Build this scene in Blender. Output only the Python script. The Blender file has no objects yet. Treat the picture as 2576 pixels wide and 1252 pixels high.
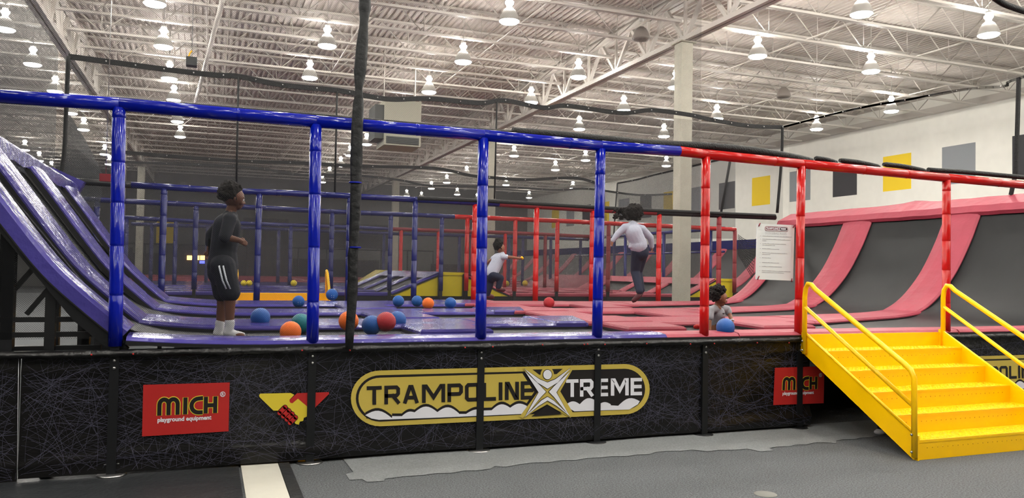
import bpy, bmesh, math, random
from mathutils import Vector, Matrix
from mathutils.geometry import tessellate_polygon
random.seed(7)
S = bpy.context.scene
COL = S.collection
# ---------------------------------------------------------------- camera
IW, IH = 2576, 1252
FPX, YAW, PITCH, ROLL, HC = 1970.516, 0.3692627, 0.0279588, 0.0167250, 1.7
cF = Vector((math.sin(YAW)*math.cos(PITCH), math.cos(YAW)*math.cos(PITCH), math.sin(PITCH)))
r0 = Vector((math.cos(YAW), -math.sin(YAW), 0)); u0 = r0.cross(cF)
cR = r0*math.cos(ROLL)+u0*math.sin(ROLL); cU = -r0*math.sin(ROLL)+u0*math.cos(ROLL)
cam = bpy.data.cameras.new('camera'); co = bpy.data.objects.new('camera', cam); COL.objects.link(co)
cam.sensor_width = 36; cam.lens = 36*FPX/IW; cam.clip_end = 300; cam.clip_start = .05
m = Matrix((cR, cU, -cF)).transposed().to_4x4(); m.translation = Vector((0, 0, HC)); co.matrix_world = m
S.camera = co
# ---------------------------------------------------------------- world, exposure
w = bpy.data.worlds.new('world'); S.world = w; w.use_nodes = True
w.node_tree.nodes['Background'].inputs[0].default_value = (.75, .72, .68, 1)
w.node_tree.nodes['Background'].inputs[1].default_value = .10
S.view_settings.view_transform = 'Standard'; S.view_settings.look = 'None'
S.view_settings.exposure = 2.42; S.view_settings.gamma = 1; S.view_settings.use_curve_mapping = False
LENS_POWER, NECK_POWER = 32.0, 74.0
try: S.cycles.transparent_max_bounces = 24
except Exception: pass

def ray(x, y): return cF + cR*((x-IW/2)/FPX) - cU*((y-IH/2)/FPX)
CP = Vector((0, 0, HC))
def aY(x, y, Y): d = ray(x, y); return d*(Y/d.y)+CP
def aZ(x, y, Z): d = ray(x, y); return d*((Z-HC)/d.z)+CP
def aX(x, y, X): d = ray(x, y); return d*(X/d.x)+CP

# ---------------------------------------------------------------- materials
def lin(c):
    return tuple(((v/255)/12.92 if v/255 <= .04045 else ((v/255+.055)/1.055)**2.4) for v in c)
def mat(name, c, rough=.5, metal=0, bump=0, bscale=20, mott=0, mscale=3, spec=.32, srgb=True, trans=0, wave=None):
    M = bpy.data.materials.new(name); M.use_nodes = True; nt = M.node_tree; b = nt.nodes['Principled BSDF']
    c = lin(c) if srgb else c
    b.inputs['Base Color'].default_value = (*c, 1); b.inputs['Roughness'].default_value = rough
    b.inputs['Metallic'].default_value = metal
    b.inputs['Specular IOR Level'].default_value = spec
    tc = nt.nodes.new('ShaderNodeTexCoord')
    if mott:
        n = nt.nodes.new('ShaderNodeTexNoise'); n.inputs['Scale'].default_value = mscale; n.inputs['Detail'].default_value = 5
        nt.links.new(tc.outputs['Object'], n.inputs['Vector'])
        r = nt.nodes.new('ShaderNodeValToRGB'); r.color_ramp.elements[0].position = .3; r.color_ramp.elements[1].position = .7
        r.color_ramp.elements[0].color = (*[v*(1-mott) for v in c], 1); r.color_ramp.elements[1].color = (*[min(1, v*(1+mott)) for v in c], 1)
        nt.links.new(n.outputs['Fac'], r.inputs['Fac']); nt.links.new(r.outputs['Color'], b.inputs['Base Color'])
    if bump:
        n = nt.nodes.new('ShaderNodeTexNoise'); n.inputs['Scale'].default_value = bscale; n.inputs['Detail'].default_value = 4
        src = tc.outputs['Object']
        if wave:
            mp = nt.nodes.new('ShaderNodeMapping'); mp.inputs['Scale'].default_value = wave
            nt.links.new(src, mp.inputs['Vector']); src = mp.outputs['Vector']
        nt.links.new(src, n.inputs['Vector'])
        bp = nt.nodes.new('ShaderNodeBump'); bp.inputs['Strength'].default_value = bump; bp.inputs['Distance'].default_value = .03
        nt.links.new(n.outputs['Fac'], bp.inputs['Height']); nt.links.new(bp.outputs['Normal'], b.inputs['Normal'])
    if trans: b.inputs['Transmission Weight'].default_value = trans
    return M
def emis(name, c, s):
    M = bpy.data.materials.new(name); M.use_nodes = True; nt = M.node_tree; b = nt.nodes['Principled BSDF']
    b.inputs['Base Color'].default_value = (*c, 1); b.inputs['Emission Color'].default_value = (*c, 1); b.inputs['Emission Strength'].default_value = s
    return M
def netmat(name, c, pitch=None, wid=.15, cover=.25):
    """knotted mesh fabric: cords on a diamond grid of the given pitch; pitch None = too fine to resolve, even coverage"""
    M = bpy.data.materials.new(name); M.use_nodes = True; nt = M.node_tree; N = nt.nodes; Lk = nt.links
    b = N['Principled BSDF']; b.inputs['Base Color'].default_value = (*lin(c), 1); b.inputs['Roughness'].default_value = .7
    tr = N.new('ShaderNodeBsdfTransparent'); mx = N.new('ShaderNodeMixShader')
    if pitch:
        tc = N.new('ShaderNodeTexCoord'); sp = N.new('ShaderNodeSeparateXYZ'); Lk.new(tc.outputs['Object'], sp.inputs[0])
        ad = N.new('ShaderNodeMath'); ad.operation = 'ADD'; Lk.new(sp.outputs[0], ad.inputs[0]); Lk.new(sp.outputs[1], ad.inputs[1])
        outs = []
        for op in ('ADD', 'SUBTRACT'):
            a = N.new('ShaderNodeMath'); a.operation = op; Lk.new(ad.outputs[0], a.inputs[0]); Lk.new(sp.outputs[2], a.inputs[1])
            d = N.new('ShaderNodeMath'); d.operation = 'DIVIDE'; Lk.new(a.outputs[0], d.inputs[0]); d.inputs[1].default_value = pitch*1.414
            f = N.new('ShaderNodeMath'); f.operation = 'FRACT'; Lk.new(d.outputs[0], f.inputs[0])
            l = N.new('ShaderNodeMath'); l.operation = 'LESS_THAN'; Lk.new(f.outputs[0], l.inputs[0]); l.inputs[1].default_value = wid
            outs.append(l)
        mm = N.new('ShaderNodeMath'); mm.operation = 'MAXIMUM'; Lk.new(outs[0].outputs[0], mm.inputs[0]); Lk.new(outs[1].outputs[0], mm.inputs[1])
        Lk.new(mm.outputs[0], mx.inputs[0])
    else: mx.inputs[0].default_value = cover
    Lk.new(tr.outputs[0], mx.inputs[1]); Lk.new(b.outputs[0], mx.inputs[2]); Lk.new(mx.outputs[0], N['Material Output'].inputs['Surface'])
    return M
M = dict(
 floor=mat('rubber_floor', (92, 95, 97), .85, bump=.6, bscale=160, mott=.55, mscale=75),
 patch=mat('worn_rubber', (116, 119, 120), .8, bump=.3, bscale=160, mott=.22, mscale=75),
 dmat=mat('black_mat', (38, 40, 42), .45, bump=.3, bscale=25, mott=.4, mscale=60),
 plank=mat('cream_plank', (188, 186, 174), .5, mott=.04, mscale=6),
 blue=mat('blue_vinyl', (4, 19, 132), .14, bump=.12, bscale=7),
 dblue=mat('dark_blue_vinyl', (17, 23, 84), .22, bump=.12, bscale=7),
 red=mat('red_vinyl', (168, 18, 16), .18, bump=.12, bscale=7),
 bpad=mat('blue_pad_vinyl', (60, 54, 122), .2, spec=.45, bump=.6, bscale=5, wave=(1, 1.6, 1), mott=.08),
 rpad=mat('red_pad_vinyl', (146, 56, 71), .5, bump=.5, bscale=4, mott=.07),
 rlace=mat('dull_red_vinyl', (112, 22, 30), .5),
 bed=mat('trampoline_weave', (26, 28, 29), .45, spec=.22, bump=.15, bscale=300, mott=.2, mscale=2.2),
 under=mat('gap_shade_and_skirt_black', (14, 14, 17), .6),  # black of the skirts; on pad sides it paints the shadow gap
 black=mat('black_steel', (20, 21, 23), .4),
 vinyl=mat('black_vinyl', (17, 16, 16), .26, bump=.6, bscale=3.0, wave=(1, 1, 2.2)),
 vband=mat('black_vinyl_roll', (11, 11, 12), .3, bump=.8, bscale=8),
 web=mat('printed_web_lines', (72, 71, 88), .45),
 steel=mat('galvanised', (175, 175, 175), .3, 1),
 gold=mat('printed_gold', (180, 160, 72), .45), ink=mat('printed_black', (26, 22, 22), .45),
 white=mat('printed_white', (206, 206, 212), .5), pred=mat('printed_red', (164, 34, 32), .45),
 pyel=mat('printed_yellow', (200, 180, 50), .45),
 yel=mat('yellow_powder_coat', (246, 192, 0), .3, bump=.05, bscale=6), yelv=mat('yellow_vinyl', (196, 176, 16), .4, bump=.2, bscale=5),
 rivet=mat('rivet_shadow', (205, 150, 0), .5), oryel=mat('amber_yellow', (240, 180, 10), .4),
 roof=mat('white_steel_roof', (202, 194, 187), .6, mott=.08, mscale=1.5), joist=mat('white_painted_steel', (196, 190, 183), .5, spec=.3),
 wall=mat('white_block_wall', (236, 234, 226), .8, bump=.2, bscale=3, mott=.03), wgrey=mat('wall_paint_grey', (138, 142, 148), .8),
 wyel=mat('wall_paint_yellow', (244, 208, 20), .8), wblk=mat('wall_paint_black', (44, 44, 50), .8),
 gwall=mat('grey_wall', (96, 96, 94), .85, mott=.06, mscale=.6), dwall=mat('dark_wall', (48, 46, 48), .85),
 colm=mat('column_paint', (186, 182, 168), .7, mott=.06, mscale=4), beige=mat('beige_metal', (160, 157, 142), .6), grille=mat('grille_dark', (70, 72, 70), .6),
 shade=mat('lamp_acrylic', (170, 168, 163), .35, spec=.6), housing=mat('lamp_housing', (205, 203, 198), .5),
 lens=emis('lamp_lens_glow', (1, .97, .90), LENS_POWER), neck=emis('lamp_socket_glow', (1, .97, .9), NECK_POWER), deadl=mat('unlit_lens', (120, 112, 106), .5),
 dshade=mat('unlit_lamp_shade', (130, 122, 116), .5),
 rope=mat('black_webbing', (8, 8, 9), .6, bump=.5, bscale=60), eyel=mat('eyelet', (205, 205, 200), .3, 1),
 strap=mat('rolled_net_black', (17, 18, 19), .55, bump=.5, bscale=14),
 net=netmat('front_net_cord', (26, 26, 26), .0115, .12), net2=netmat('far_net_cord', (50, 48, 50), None, cover=.25),
 net3=netmat('side_net_cord', (34, 34, 36), None, cover=.62), net4=netmat('hall_net_cord', (42, 41, 44), None, cover=.34),
 skin=mat('brown_skin', (92, 58, 42), .55), skin2=mat('tan_skin', (128, 84, 62), .5), hair=mat('black_curly_hair', (20, 15, 13), .9, bump=1, bscale=60),
 navy=mat('navy_cloth', (17, 20, 30), .8), navy2=mat('navy_trousers', (24, 29, 50), .8), lgrey=mat('pale_grey_shirt', (166, 170, 184), .85, bump=.2),
 grey=mat('grey_tshirt', (138, 138, 143), .85, bump=.2, bscale=30), sock=mat('white_sock', (176, 176, 178), .9), dstripe=mat('white_stripe', (190, 195, 200), .8),
 shoe=mat('dark_red_shoe', (66, 18, 26), .6), eye=mat('eye_white', (225, 220, 215), .3), pup=mat('pupil', (18, 12, 10), .2), lip=mat('lip', (120, 64, 58), .5),
 dbl=mat('ball_blue', (10, 78, 150), .35, bump=.35, bscale=260), dtl=mat('ball_teal', (12, 112, 122), .4, bump=.35, bscale=260), dor=mat('ball_orange', (226, 104, 14), .4, bump=.35, bscale=260),
 drd=mat('ball_red', (166, 28, 38), .4, bump=.35, bscale=260), syl=mat('ball_yellow', (238, 212, 30), .4), sbk=mat('ball_black', (22, 22, 22), .4),
 paper=mat('sign_board', (206, 209, 209), .5), ptxt=mat('sign_grey_print', (158, 158, 160), .7), maroon=mat('sign_maroon', (120, 26, 44), .6),
 led=emis('game_screen_orange', (1, .42, .12), 3.0), ledb=emis('game_screen_blue', (.08, .1, 1), 2.0),
)

# ---------------------------------------------------------------- helpers
def link(name, me, parent=None):
    o = bpy.data.objects.new(name, me); COL.objects.link(o)
    if parent: o.parent = parent; o.matrix_parent_inverse = parent.matrix_world.inverted() if False else Matrix()
    return o
def tag(o, label, cat, group=None, kind=None):
    o['label'] = label; o['category'] = cat
    if group: o['group'] = group
    if kind: o['kind'] = kind
    return o
def thing(name, label, cat, loc=(0, 0, 0), group=None):
    o = bpy.data.objects.new(name, None); COL.objects.link(o); o.location = loc; o.empty_display_size = .2
    return tag(o, label, cat, group)
class B:
    """mesh builder; points are world points, finished objects are moved into the parent's frame"""
    def __init__(s): s.b = bmesh.new(); s.slot = 0
    def face(s, ps, smooth=False):
        vs = [s.b.verts.new(p) for p in ps]
        f = s.b.faces.new(vs); f.material_index = s.slot; f.smooth = smooth; return f
    def box(s, a, b_):
        x0, y0, z0 = a; x1, y1, z1 = b_
        v = [s.b.verts.new(p) for p in ((x0,y0,z0),(x1,y0,z0),(x1,y1,z0),(x0,y1,z0),(x0,y0,z1),(x1,y0,z1),(x1,y1,z1),(x0,y1,z1))]
        for q in ((0,3,2,1),(4,5,6,7),(0,1,5,4),(1,2,6,5),(2,3,7,6),(3,0,4,7)):
            f = s.b.faces.new([v[i] for i in q]); f.material_index = s.slot
    def rings(s, rings, closed=False, cap=True, smooth=True):
        R_ = [[s.b.verts.new(p) for p in r] for r in rings]; n = len(R_[0])
        for i in range(len(R_)-(0 if closed else 1)):
            a, c = R_[i], R_[(i+1) % len(R_)]
            for j in range(n):
                f = s.b.faces.new((a[j], a[(j+1) % n], c[(j+1) % n], c[j])); f.smooth = smooth; f.material_index = s.slot
        if cap and not closed:
            for r, rev in ((R_[0], True), (R_[-1], False)):
                f = s.b.faces.new(list(reversed(r)) if rev else r); f.material_index = s.slot
    def tube(s, pts, r, n=10, cap=True, square=False):
        pts = [Vector(p) for p in pts]; rr = r if isinstance(r, (list, tuple)) else [r]*len(pts)
        out = []; up = None
        for i, p in enumerate(pts):
            t = (pts[min(i+1, len(pts)-1)]-pts[max(i-1, 0)]).normalized()
            if up is None:
                up = Vector((0, 0, 1)) if abs(t.z) < .9 else Vector((0, 1, 0))
            a = t.cross(up).normalized(); c = a.cross(t).normalized(); up = c
            if square: out.append([p+a*rr[i]*sx+c*rr[i]*sy for sx, sy in ((1,1),(-1,1),(-1,-1),(1,-1))])
            else: out.append([p+(a*math.cos(2*math.pi*k/n)+c*math.sin(2*math.pi*k/n))*rr[i] for k in range(n)])
        s.rings(out, cap=cap, smooth=not square)
    def lathe(s, prof, base=(0,0,0), n=20, cap=True):
        bx, by, bz = base
        s.rings([[(bx+r*math.cos(2*math.pi*k/n), by+r*math.sin(2*math.pi*k/n), bz+z) for k in range(n)] for r, z in prof], cap=cap)
    def sphere(s, c, r, n=16, sc=(1,1,1)):
        mtx = Matrix.Translation(Vector(c)) @ Matrix.Diagonal((sc[0], sc[1], sc[2], 1))
        g = bmesh.ops.create_uvsphere(s.b, u_segments=n, v_segments=max(6, n*2//3), radius=r, matrix=mtx)
        for v in g['verts']:
            for f in v.link_faces: f.smooth = True; f.material_index = s.slot
    def poly(s, ps):
        ps = [Vector(p) for p in ps]; q = [p for i, p in enumerate(ps) if (p-ps[i-1]).length > 1e-5]
        vs = [s.b.verts.new(p) for p in q]
        for tri in tessellate_polygon([q]):
            f = s.b.faces.new([vs[k] for k in tri]); f.material_index = s.slot
    def done(s, name, mats, parent=None, tagv=None, kind=None):
        if not isinstance(mats, (list, tuple)): mats = [mats]
        me = bpy.data.meshes.new(name)
        if parent is not None:
            bmesh.ops.translate(s.b, verts=s.b.verts, vec=-root_loc(parent))
        s.b.to_mesh(me); s.b.free()
        for k in mats: me.materials.append(k)
        o = link(name, me, parent)
        if tagv: tag(o, *tagv)
        if kind: o['kind'] = kind
        return o
def root_loc(o):
    v = Vector((0, 0, 0))
    while o is not None: v += Vector(o.location); o = o.parent
    return v
def qc(c, n=1): return c

def pad(path, side, hw, th, name, mt, parent, segs=1, um=None, puff=.012):
    """upholstered pad swept along a 3-D path; side = unit width vector; top surface follows the path"""
    b = B(); pts = [Vector(p) for p in path]; side = Vector(side).normalized(); rings = []
    hw = hw if isinstance(hw, (list, tuple)) else [hw]*len(pts)
    nA = []; bl = th*.92 if th > .12 else min(.045, th*.55)
    for i, p in enumerate(pts):
        t = (pts[min(i+1, len(pts)-1)]-pts[max(i-1, 0)]).normalized(); n = side.cross(t).normalized()
        if n.z < 0 or (abs(n.z) < 1e-3 and n.x < 0): n = -n
        nA.append(n)
    for i, p in enumerate(pts):
        n = nA[i]; h = hw[i]; e = min(.03, th*.5)
        rings.append([p+side*(-h)-n*th, p+side*(-h)-n*bl, p+side*(-h)-n*e, p+side*(-h+e)-n*.004, p+side*(-h*.4)+n*puff*.8, p+side*(h*.4)+n*puff*.8, p+side*(h-e)-n*.004, p+side*h-n*e, p+side*h-n*bl, p+side*h-n*th])
    b.rings(rings, smooth=False); m_ = len(rings[0]); b.b.faces.ensure_lookup_table()
    for q in range((len(rings)-1)*m_):
        if q % m_ in (0, m_-2, m_-1): b.b.faces[q].material_index = 1  # lower sides and underside black: shadow gap below the pad painted on
    return b.done(name, [mt, M['under']], parent)
def lerp(a, b_, t): return a+(b_-a)*t
def sub(path, n):
    """resample polyline with Catmull-Rom"""
    P = [Vector(p) for p in path]; out = []
    for i in range(len(P)-1):
        p0, p1, p2, p3 = P[max(i-1, 0)], P[i], P[i+1], P[min(i+2, len(P)-1)]
        for k in range(n):
            t = k/n; out.append(.5*((2*p1)+(p2-p0)*t+(2*p0-5*p1+4*p2-p3)*t*t+(3*p1-p0-3*p2+p3)*t**3))
    out.append(P[-1]); return out

# ---------------------------------------------------------------- room shell
YB, XL, XR_, ZT = 66.0, -24.0, 27.0, 8.95
b = B(); b.face([(XL-1,-8,0),(XR_+1,-8,0),(XR_+1,YB+1,0),(XL-1,YB+1,0)]); b.done('floor', M['floor'], kind='structure')
b = B()   # corrugated steel roof deck, ribs along Y
x = XL
prof = []
while x < XR_:
    prof += [(x, ZT), (x+.06, ZT), (x+.075, ZT+.06), (x+.165, ZT+.06)]; x += .18
row = [[b.b.verts.new((px, y, pz)) for px, pz in prof] for y in (-8, 29, YB)]
for i in range(2):
    for j in range(len(prof)-1): b.b.faces.new((row[i][j], row[i][j+1], row[i+1][j+1], row[i+1][j]))
b.done('ceiling', M['roof'], kind='structure')
b = B(); b.box((XR_, -8, 0), (XR_+.2, YB, 9.1)); wr = b.done('wall_right', M['wall'], kind='structure')
b = B(); b.box((XL-.2, -8, 0), (XL, YB, 9.1)); b.done('wall_left', M['gwall'], kind='structure')
b = B(); b.box((XL, YB, 0), (XR_, YB+.2, 9.1)); wb = b.done('wall_back', M['gwall'], kind='structure')
b = B(); b.box((XL, -8.2, 0), (XR_, -8, 9.1)); b.done('wall_front', M['gwall'], kind='structure')
b = B(); b.box((XR_-.25, -8, 8.25), (XR_, YB, 8.5)); b.done('trim_1', M['joist'], kind='structure')
cyc = ['wgrey', 'wyel', 'wblk']
for k in range(-2, 14):
    y0 = 21.26+2.91*k
    b = B(); b.box((XR_-.006, y0, 5.37), (XR_+.01, y0+1.45, 6.87))
    q = b.done('painted_square', M[cyc[k % 3]], wr); q['label'] = {'wgrey': 'grey painted square', 'wyel': 'yellow painted square', 'wblk': 'black painted square'}[cyc[k % 3]]
for (x0, x1, z0, z1, k) in ((-9, -5.4, 0, 3.0, 'dwall'), (-5.4, -.5, 0, 2.6, 'dwall'), (2.0, 13.5, 0, 2.4, 'dwall'), (2.5, 6, 3.4, 5.6, 'dwall'), (8.5, 15, 3.2, 5.4, 'dwall'), (-3.8, -2.4, 3.4, 5.2, 'wyel'), (18, 23, 0, 2.2, 'dwall')):
    b = B(); b.box((x0, YB-.01, z0), (x1, YB+.01, z1)); b.done('painted_panel', M[k], wb)
# floor coverings
b = B(); b.box((-14, -3, 0), (.28, 7.5, .012)); tag(b.done('floor_mat', M['dmat']), 'smooth black floor mat in the lower left corner beside the cream strip', 'mat')
b = B(); b.box((.30, -3, 0), (.60, 7.12, .016)); tag(b.done('floor_strip', M['plank']), 'cream white strip running across the floor to the fence', 'strip')
b = B(); b.face([(.60,-3,.002),(.70,-3,.002),(.70,7.12,.002),(.60,7.12,.002)]); b.box((.605, -3, 0), (.69, 7.12, .02)); tag(b.done('edge_strip', M['dmat']), 'narrow black edging between cream strip and grey rubber floor', 'strip')
b = B()
pts = [(1.16,7.16),(1.17,6.60),(1.10,6.55),(1.10,6.36),(1.20,6.36),(1.22,6.26),(1.36,6.25),(1.37,6.31),(1.7,6.33),(2.3,6.36),(2.36,6.43),(2.44,6.38),(2.6,6.43),(3.4,6.44),(3.9,6.42),(4.0,6.48),(4.4,6.46),(4.5,6.36),(4.95,6.34),(5.0,6.2),(5.15,6.2),(5.18,6.3),(5.9,6.35),(6.0,6.28),(6.1,6.38),(7.2,6.45),(8.4,6.5),(12,6.6),(12,7.16)]
pt2 = []
for i in range(len(pts)-1):
    a, c = pts[i], pts[i+1]; L_ = math.dist(a, c); n = max(1, int(L_/.12)) if i > 6 and L_ > .3 else 1
    for k in range(n):
        t = k/n; j = (.018*(1 if (k % 2) else -1)) if n > 1 and k else 0
        pt2.append((lerp(a[0], c[0], t), lerp(a[1], c[1], t)+j, .005))
pt2.append((*pts[-1], .005)); b.poly(pt2)
tag(b.done('worn_floor_patch', M['patch']), 'lighter grey interlocking rubber floor strip along the foot of the banner', 'mat')
b = B(); b.lathe([(.001, .004), (.085, .004), (.09, 0)], (4.08, 5.0, .0), 24); tag(b.done('floor_plate', mat('worn_plate', (112, 112, 106), .6)), 'small round pale plate set in the rubber floor', 'plate')

# ---------------------------------------------------------------- roof steel
def girder(x, label):
    t = thing('roof_girder', label, 'girder', (x, 20, 7.6))
    b = B(); b.box((x-.13, -8, 7.60), (x-.02, YB, 7.72)); b.box((x+.02, -8, 7.60), (x+.13, YB, 7.72)); b.done('bottom_chord', M['joist'], t)
    b = B(); b.box((x-.14, -8, 8.66), (x-.02, YB, 8.80)); b.box((x+.02, -8, 8.66), (x+.14, YB, 8.80)); b.done('top_chord', M['joist'], t)
    k = 0; y = 16.94-1.82*13
    while y < YB-2:
        b = B(); b.tube([(x, y, 7.66), (x, y+.91, 8.7)], .045, square=True); b.tube([(x, y, 7.66), (x, y-.91, 8.7)], .045, square=True); b.tube([(x, y, 7.66), (x, y, 8.7)], .035, square=True)
        b.done('web_member', M['joist'], t); y += 1.82
girder(11.2, 'deep white roof girder running away above the square column')
girder(-3.9, 'white roof girder running away at the upper left')
girder(-19.2, 'white roof girder beyond the upper left corner')
def joist_mesh():
    b = B(); L_ = 14.8
    for z in (.0, .78):
        for s_ in (-1, 1): b.box((0, s_*.038-.03, z), (L_, s_*.038+.03, z+.06))
    n = 9; d = L_/n
    for i in range(n):
        x0 = i*d
        b.tube([(x0, 0, .80), (x0+d/2, 0, .02), (x0+d, 0, .80)], .022, n=4)
        b.tube([(x0+d/2, 0, .02), (x0+d/2, 0, .8)], .012, n=4)
    b.box((-.15, -.05, .74), (0, .05, .84)); b.box((L_, -.05, .74), (L_+.15, .05, .84))
    me = bpy.data.meshes.new('roof_joist'); b.b.to_mesh(me); b.b.free(); me.materials.append(M['joist']); return me
jm = joist_mesh()
bays = [(-3.75, 'middle bay'), (11.35, 'right bay'), (-19.05, 'left bay')]
for x0, nm in bays:
    y = 16.94-1.82*8
    while y < 60:
        o = link('roof_joist', jm); o.location = (x0, y, 8.08)
        tag(o, 'white open-web steel joist under the corrugated roof, %s between the girders' % nm, 'joist', 'roof joists of the ' + nm); y += 1.82
# bridging rods and pipes
b = B(); 
for x in (-.2, 3.6, 7.4):
    b.tube([(x, 0, 8.12), (x, 60, 8.12)], .02, n=5)
for x in (15.0, 19.0, 22.8): b.tube([(x, 0, 8.12), (x, 60, 8.12)], .02, n=5)
tag(b.done('joist_bridging', M['joist']), 'thin white bridging rods crossing under all the roof joists', 'rods')
b = B(); b.tube([aZ(560, 0, 7.75), aZ(480, 300, 7.75)], .06, n=8); o = tag(b.done('conduit_pipe', M['joist']), 'pale pipe crossing under the roof above the blue rail', 'pipe')

# ---------------------------------------------------------------- columns
def column(x, y, s, ztop, label):
    b = B(); b.box((x-s, y-s, 0), (x+s, y+s, ztop)); 
    b.box((x-s-.08, y-s-.08, 0), (x+s+.08, y+s+.08, .03)); b.box((x-s-.07, y-s-.07, ztop-.03), (x+s+.07, y+s+.07, ztop))
    tag(b.done('column', M['colm']), label, 'column')
column(11.2, 17.0, .165, 7.6, 'square pale column standing behind the right half of the dodgeball court')
column(11.2, 31.6, .17, 7.6, 'thin pale column far behind the second blue post from the red rail')
column(-3.9, 40.5, .2, 7.6, 'pale column far behind the leftmost blue post')
column(-3.9, 52, .2, 7.6, 'pale column far away between the left blue posts')
column(11.2, 50, .2, 7.6, 'pale column far behind the rolled black net')

# ---------------------------------------------------------------- lamps
def lathe_me(name, prof, mt, n=20, cap=False):
    b = B(); b.lathe(prof, (0, 0, 0), n, cap); me = bpy.data.meshes.new(name); b.b.to_mesh(me); b.b.free(); me.materials.append(mt); return me
shade_m = lathe_me('lamp_shade', [(.235, 0), (.24, .02), (.225, .07), (.19, .17), (.13, .27), (.08, .31), (.075, .315), (.125, .26), (.18, .165), (.215, .07), (.228, .02)], M['shade'], 24)
lens_m = lathe_me('lens', [(.001, -.05), (.12, -.048), (.20, -.03), (.226, .0), (.222, .028), (.001, .03)], M['lens'], 20)
neck_m = lathe_me('socket', [(.001, .31), (.055, .31), (.065, .37), (.10, .42), (.10, .45), (.001, .46)], M['neck'], 12)
hous_m = lathe_me('ballast_housing', [(.001, .46), (.07, .46), (.07, .56), (.009, .57), (.009, 1.52), (.001, 1.52)], M['housing'], 10)
dshade_m = shade_m.copy(); dshade_m.materials.clear(); dshade_m.materials.append(M['dshade'])
dlens_m = lens_m.copy(); dlens_m.materials.clear(); dlens_m.materials.append(M['deadl'])
def lamp(p, lit=True, label=None):
    p = Vector(p)
    t = thing('high_bay_lamp', label or 'lit bell-shaped high bay lamp hanging under the white roof joists', 'lamp', p, 'lit lamps in the roof grid' if lit and not label else None)
    for n_, me in (('lamp_shade', shade_m if lit else dshade_m), ('lens', lens_m if lit else dlens_m), ('socket', neck_m), ('ballast_housing', hous_m)):
        if n_ == 'socket' and not lit: continue
        o = link(n_, me, t)
PX = [(12,72),(82,160),(138,228),(178,283),(210,324),(389,8),(411,116),(426,196),(437,250),(446,304),(453,342),(823,114),(779,194),(62,375),(98,402),(129,424),(263,386),(275,411),(857,415),(829,438),(811,456),(881,389),(1281,52),(1165,154),(1079,230),(1012,281),(922,361),(1455,192),(1336,256),(1569,276),(1457,323),(1670,341),(1293,390),(1473,401),(1397,425),(1174,437),(1124,457),(1085,472),(1232,415),(1273,463),(1441,472),(1676,415),(1229,479),(1331,495),(2167,34),(2487,86),(1906,140),(2191,178),(1803,297),(2054,323),(2242,278),(1700,218),(1023,491),(1150,487),(1060,496),(1200,500)]
for p in PX: lamp(aZ(p[0], p[1]+2, 7.42))
lamp(aZ(1613, 98, 7.9), False, 'dark unlit bell lamp beside the right girder near the top of the column')
lamp(aZ(1971, 243, 7.7), False, 'dark unlit bell lamp above the corner of the black net rope')
for x, off in ((-8.5, 0), (-4.9, 0), (-1.25, 0), (2.75, 1), (6.4, 1), (10.0, 1), (13.4, 1), (17.2, 1), (21.9, 1)):
    for k in range(-4, 6):
        y = 11.48+3.641*k+(1.82 if off else 0)
        v = Vector((x, y, 7.42))-CP; zc = v.dot(cF)
        if zc > 0:
            px = IW/2+FPX*v.dot(cR)/zc; py = IH/2-FPX*v.dot(cU)/zc
            if -60 < px < IW+60 and py > -70: continue
        if y < 30: lamp((x, y, 7.42), True)
# ---------------------------------------------------------------- front fence
YF, ZR, ZD = 7.05, 2.99, 1.11
def post_pad(b, x, y, z0, z1, r=.052, n=12, seed=0, top=None):
    rnd = random.Random(seed); prof = []; z = z0; tx = top or (x, y)
    sec = .36 if not seed % 2 else .42
    rings = []
    def ring(z, rr):
        t = (z-z0)/(z1-z0); cx, cy = lerp(x, tx[0], t), lerp(y, tx[1], t)
        rings.append([(cx+rr*math.cos(2*math.pi*k/n), cy+rr*math.sin(2*math.pi*k/n), z) for k in range(n)])
    ring(z0, r*1.04)
    while z+sec < z1:
        z += sec*rnd.uniform(.8, 1.2)
        if z > z1-.08: break
        ring(z-.006, r*1.01); ring(z, r*.91); ring(z+.006, r*1.03); ring(z+.02, r)
    ring(z1, r); b.rings(rings)
def rail_pad(b, p, q, r=.055, n=12, joints=(), seed=3):
    p, q = Vector(p), Vector(q); L_ = (q-p).length; rnd = random.Random(seed); pts = [p]; rr = [r]
    s_ = .9
    while s_ < L_-.2:
        for ds, k in ((-.007, 1.01), (0, .93), (.007, 1.04), (.03, 1.0)):
            pts.append(p.lerp(q, (s_+ds)/L_)+Vector((0, 0, 0))); rr.append(r*k)
        s_ += rnd.uniform(.45, 1.3)
    pts.append(q); rr.append(r); b.tube(pts, rr, n)
ff = thing('padded_fence', 'near fence with padded blue and red posts and top rail over the black banner', 'fence', (2.4, YF, 0))
PT = [((300,262),(290,870),(275,1196),'blue'),((795,305),(786,862),(778,1163),'blue'),((1216,340),(1209,850),(1206,1130),'blue'),((1511,367),(1502,848),(1500,1110),'blue'),((1776,388),(1771,846),(1768,1095),'red'),((2016,412),(2009,851),(2009,1080),'red'),((2381,447),(2380,845),(2380,1060),'red')]
RL = [((-250,215),), ((0,242),), ((300,262),), ((795,305),), ((1216,340),), ((1511,367),), ((1708,380),)]
RR = [(1708,380),(1776,388),(2016,412),(2381,447),(2640,471)]
blue_pts = [aY(*p[0], YF) for p in RL]; red_pts = [aY(*p, YF) for p in RR]
for i in range(len(blue_pts)-1):
    b = B(); rail_pad(b, blue_pts[i], blue_pts[i+1], .055, seed=i+1); b.done('rail_pad', M['blue'], ff)['label'] = 'blue padded rail section'
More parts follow.
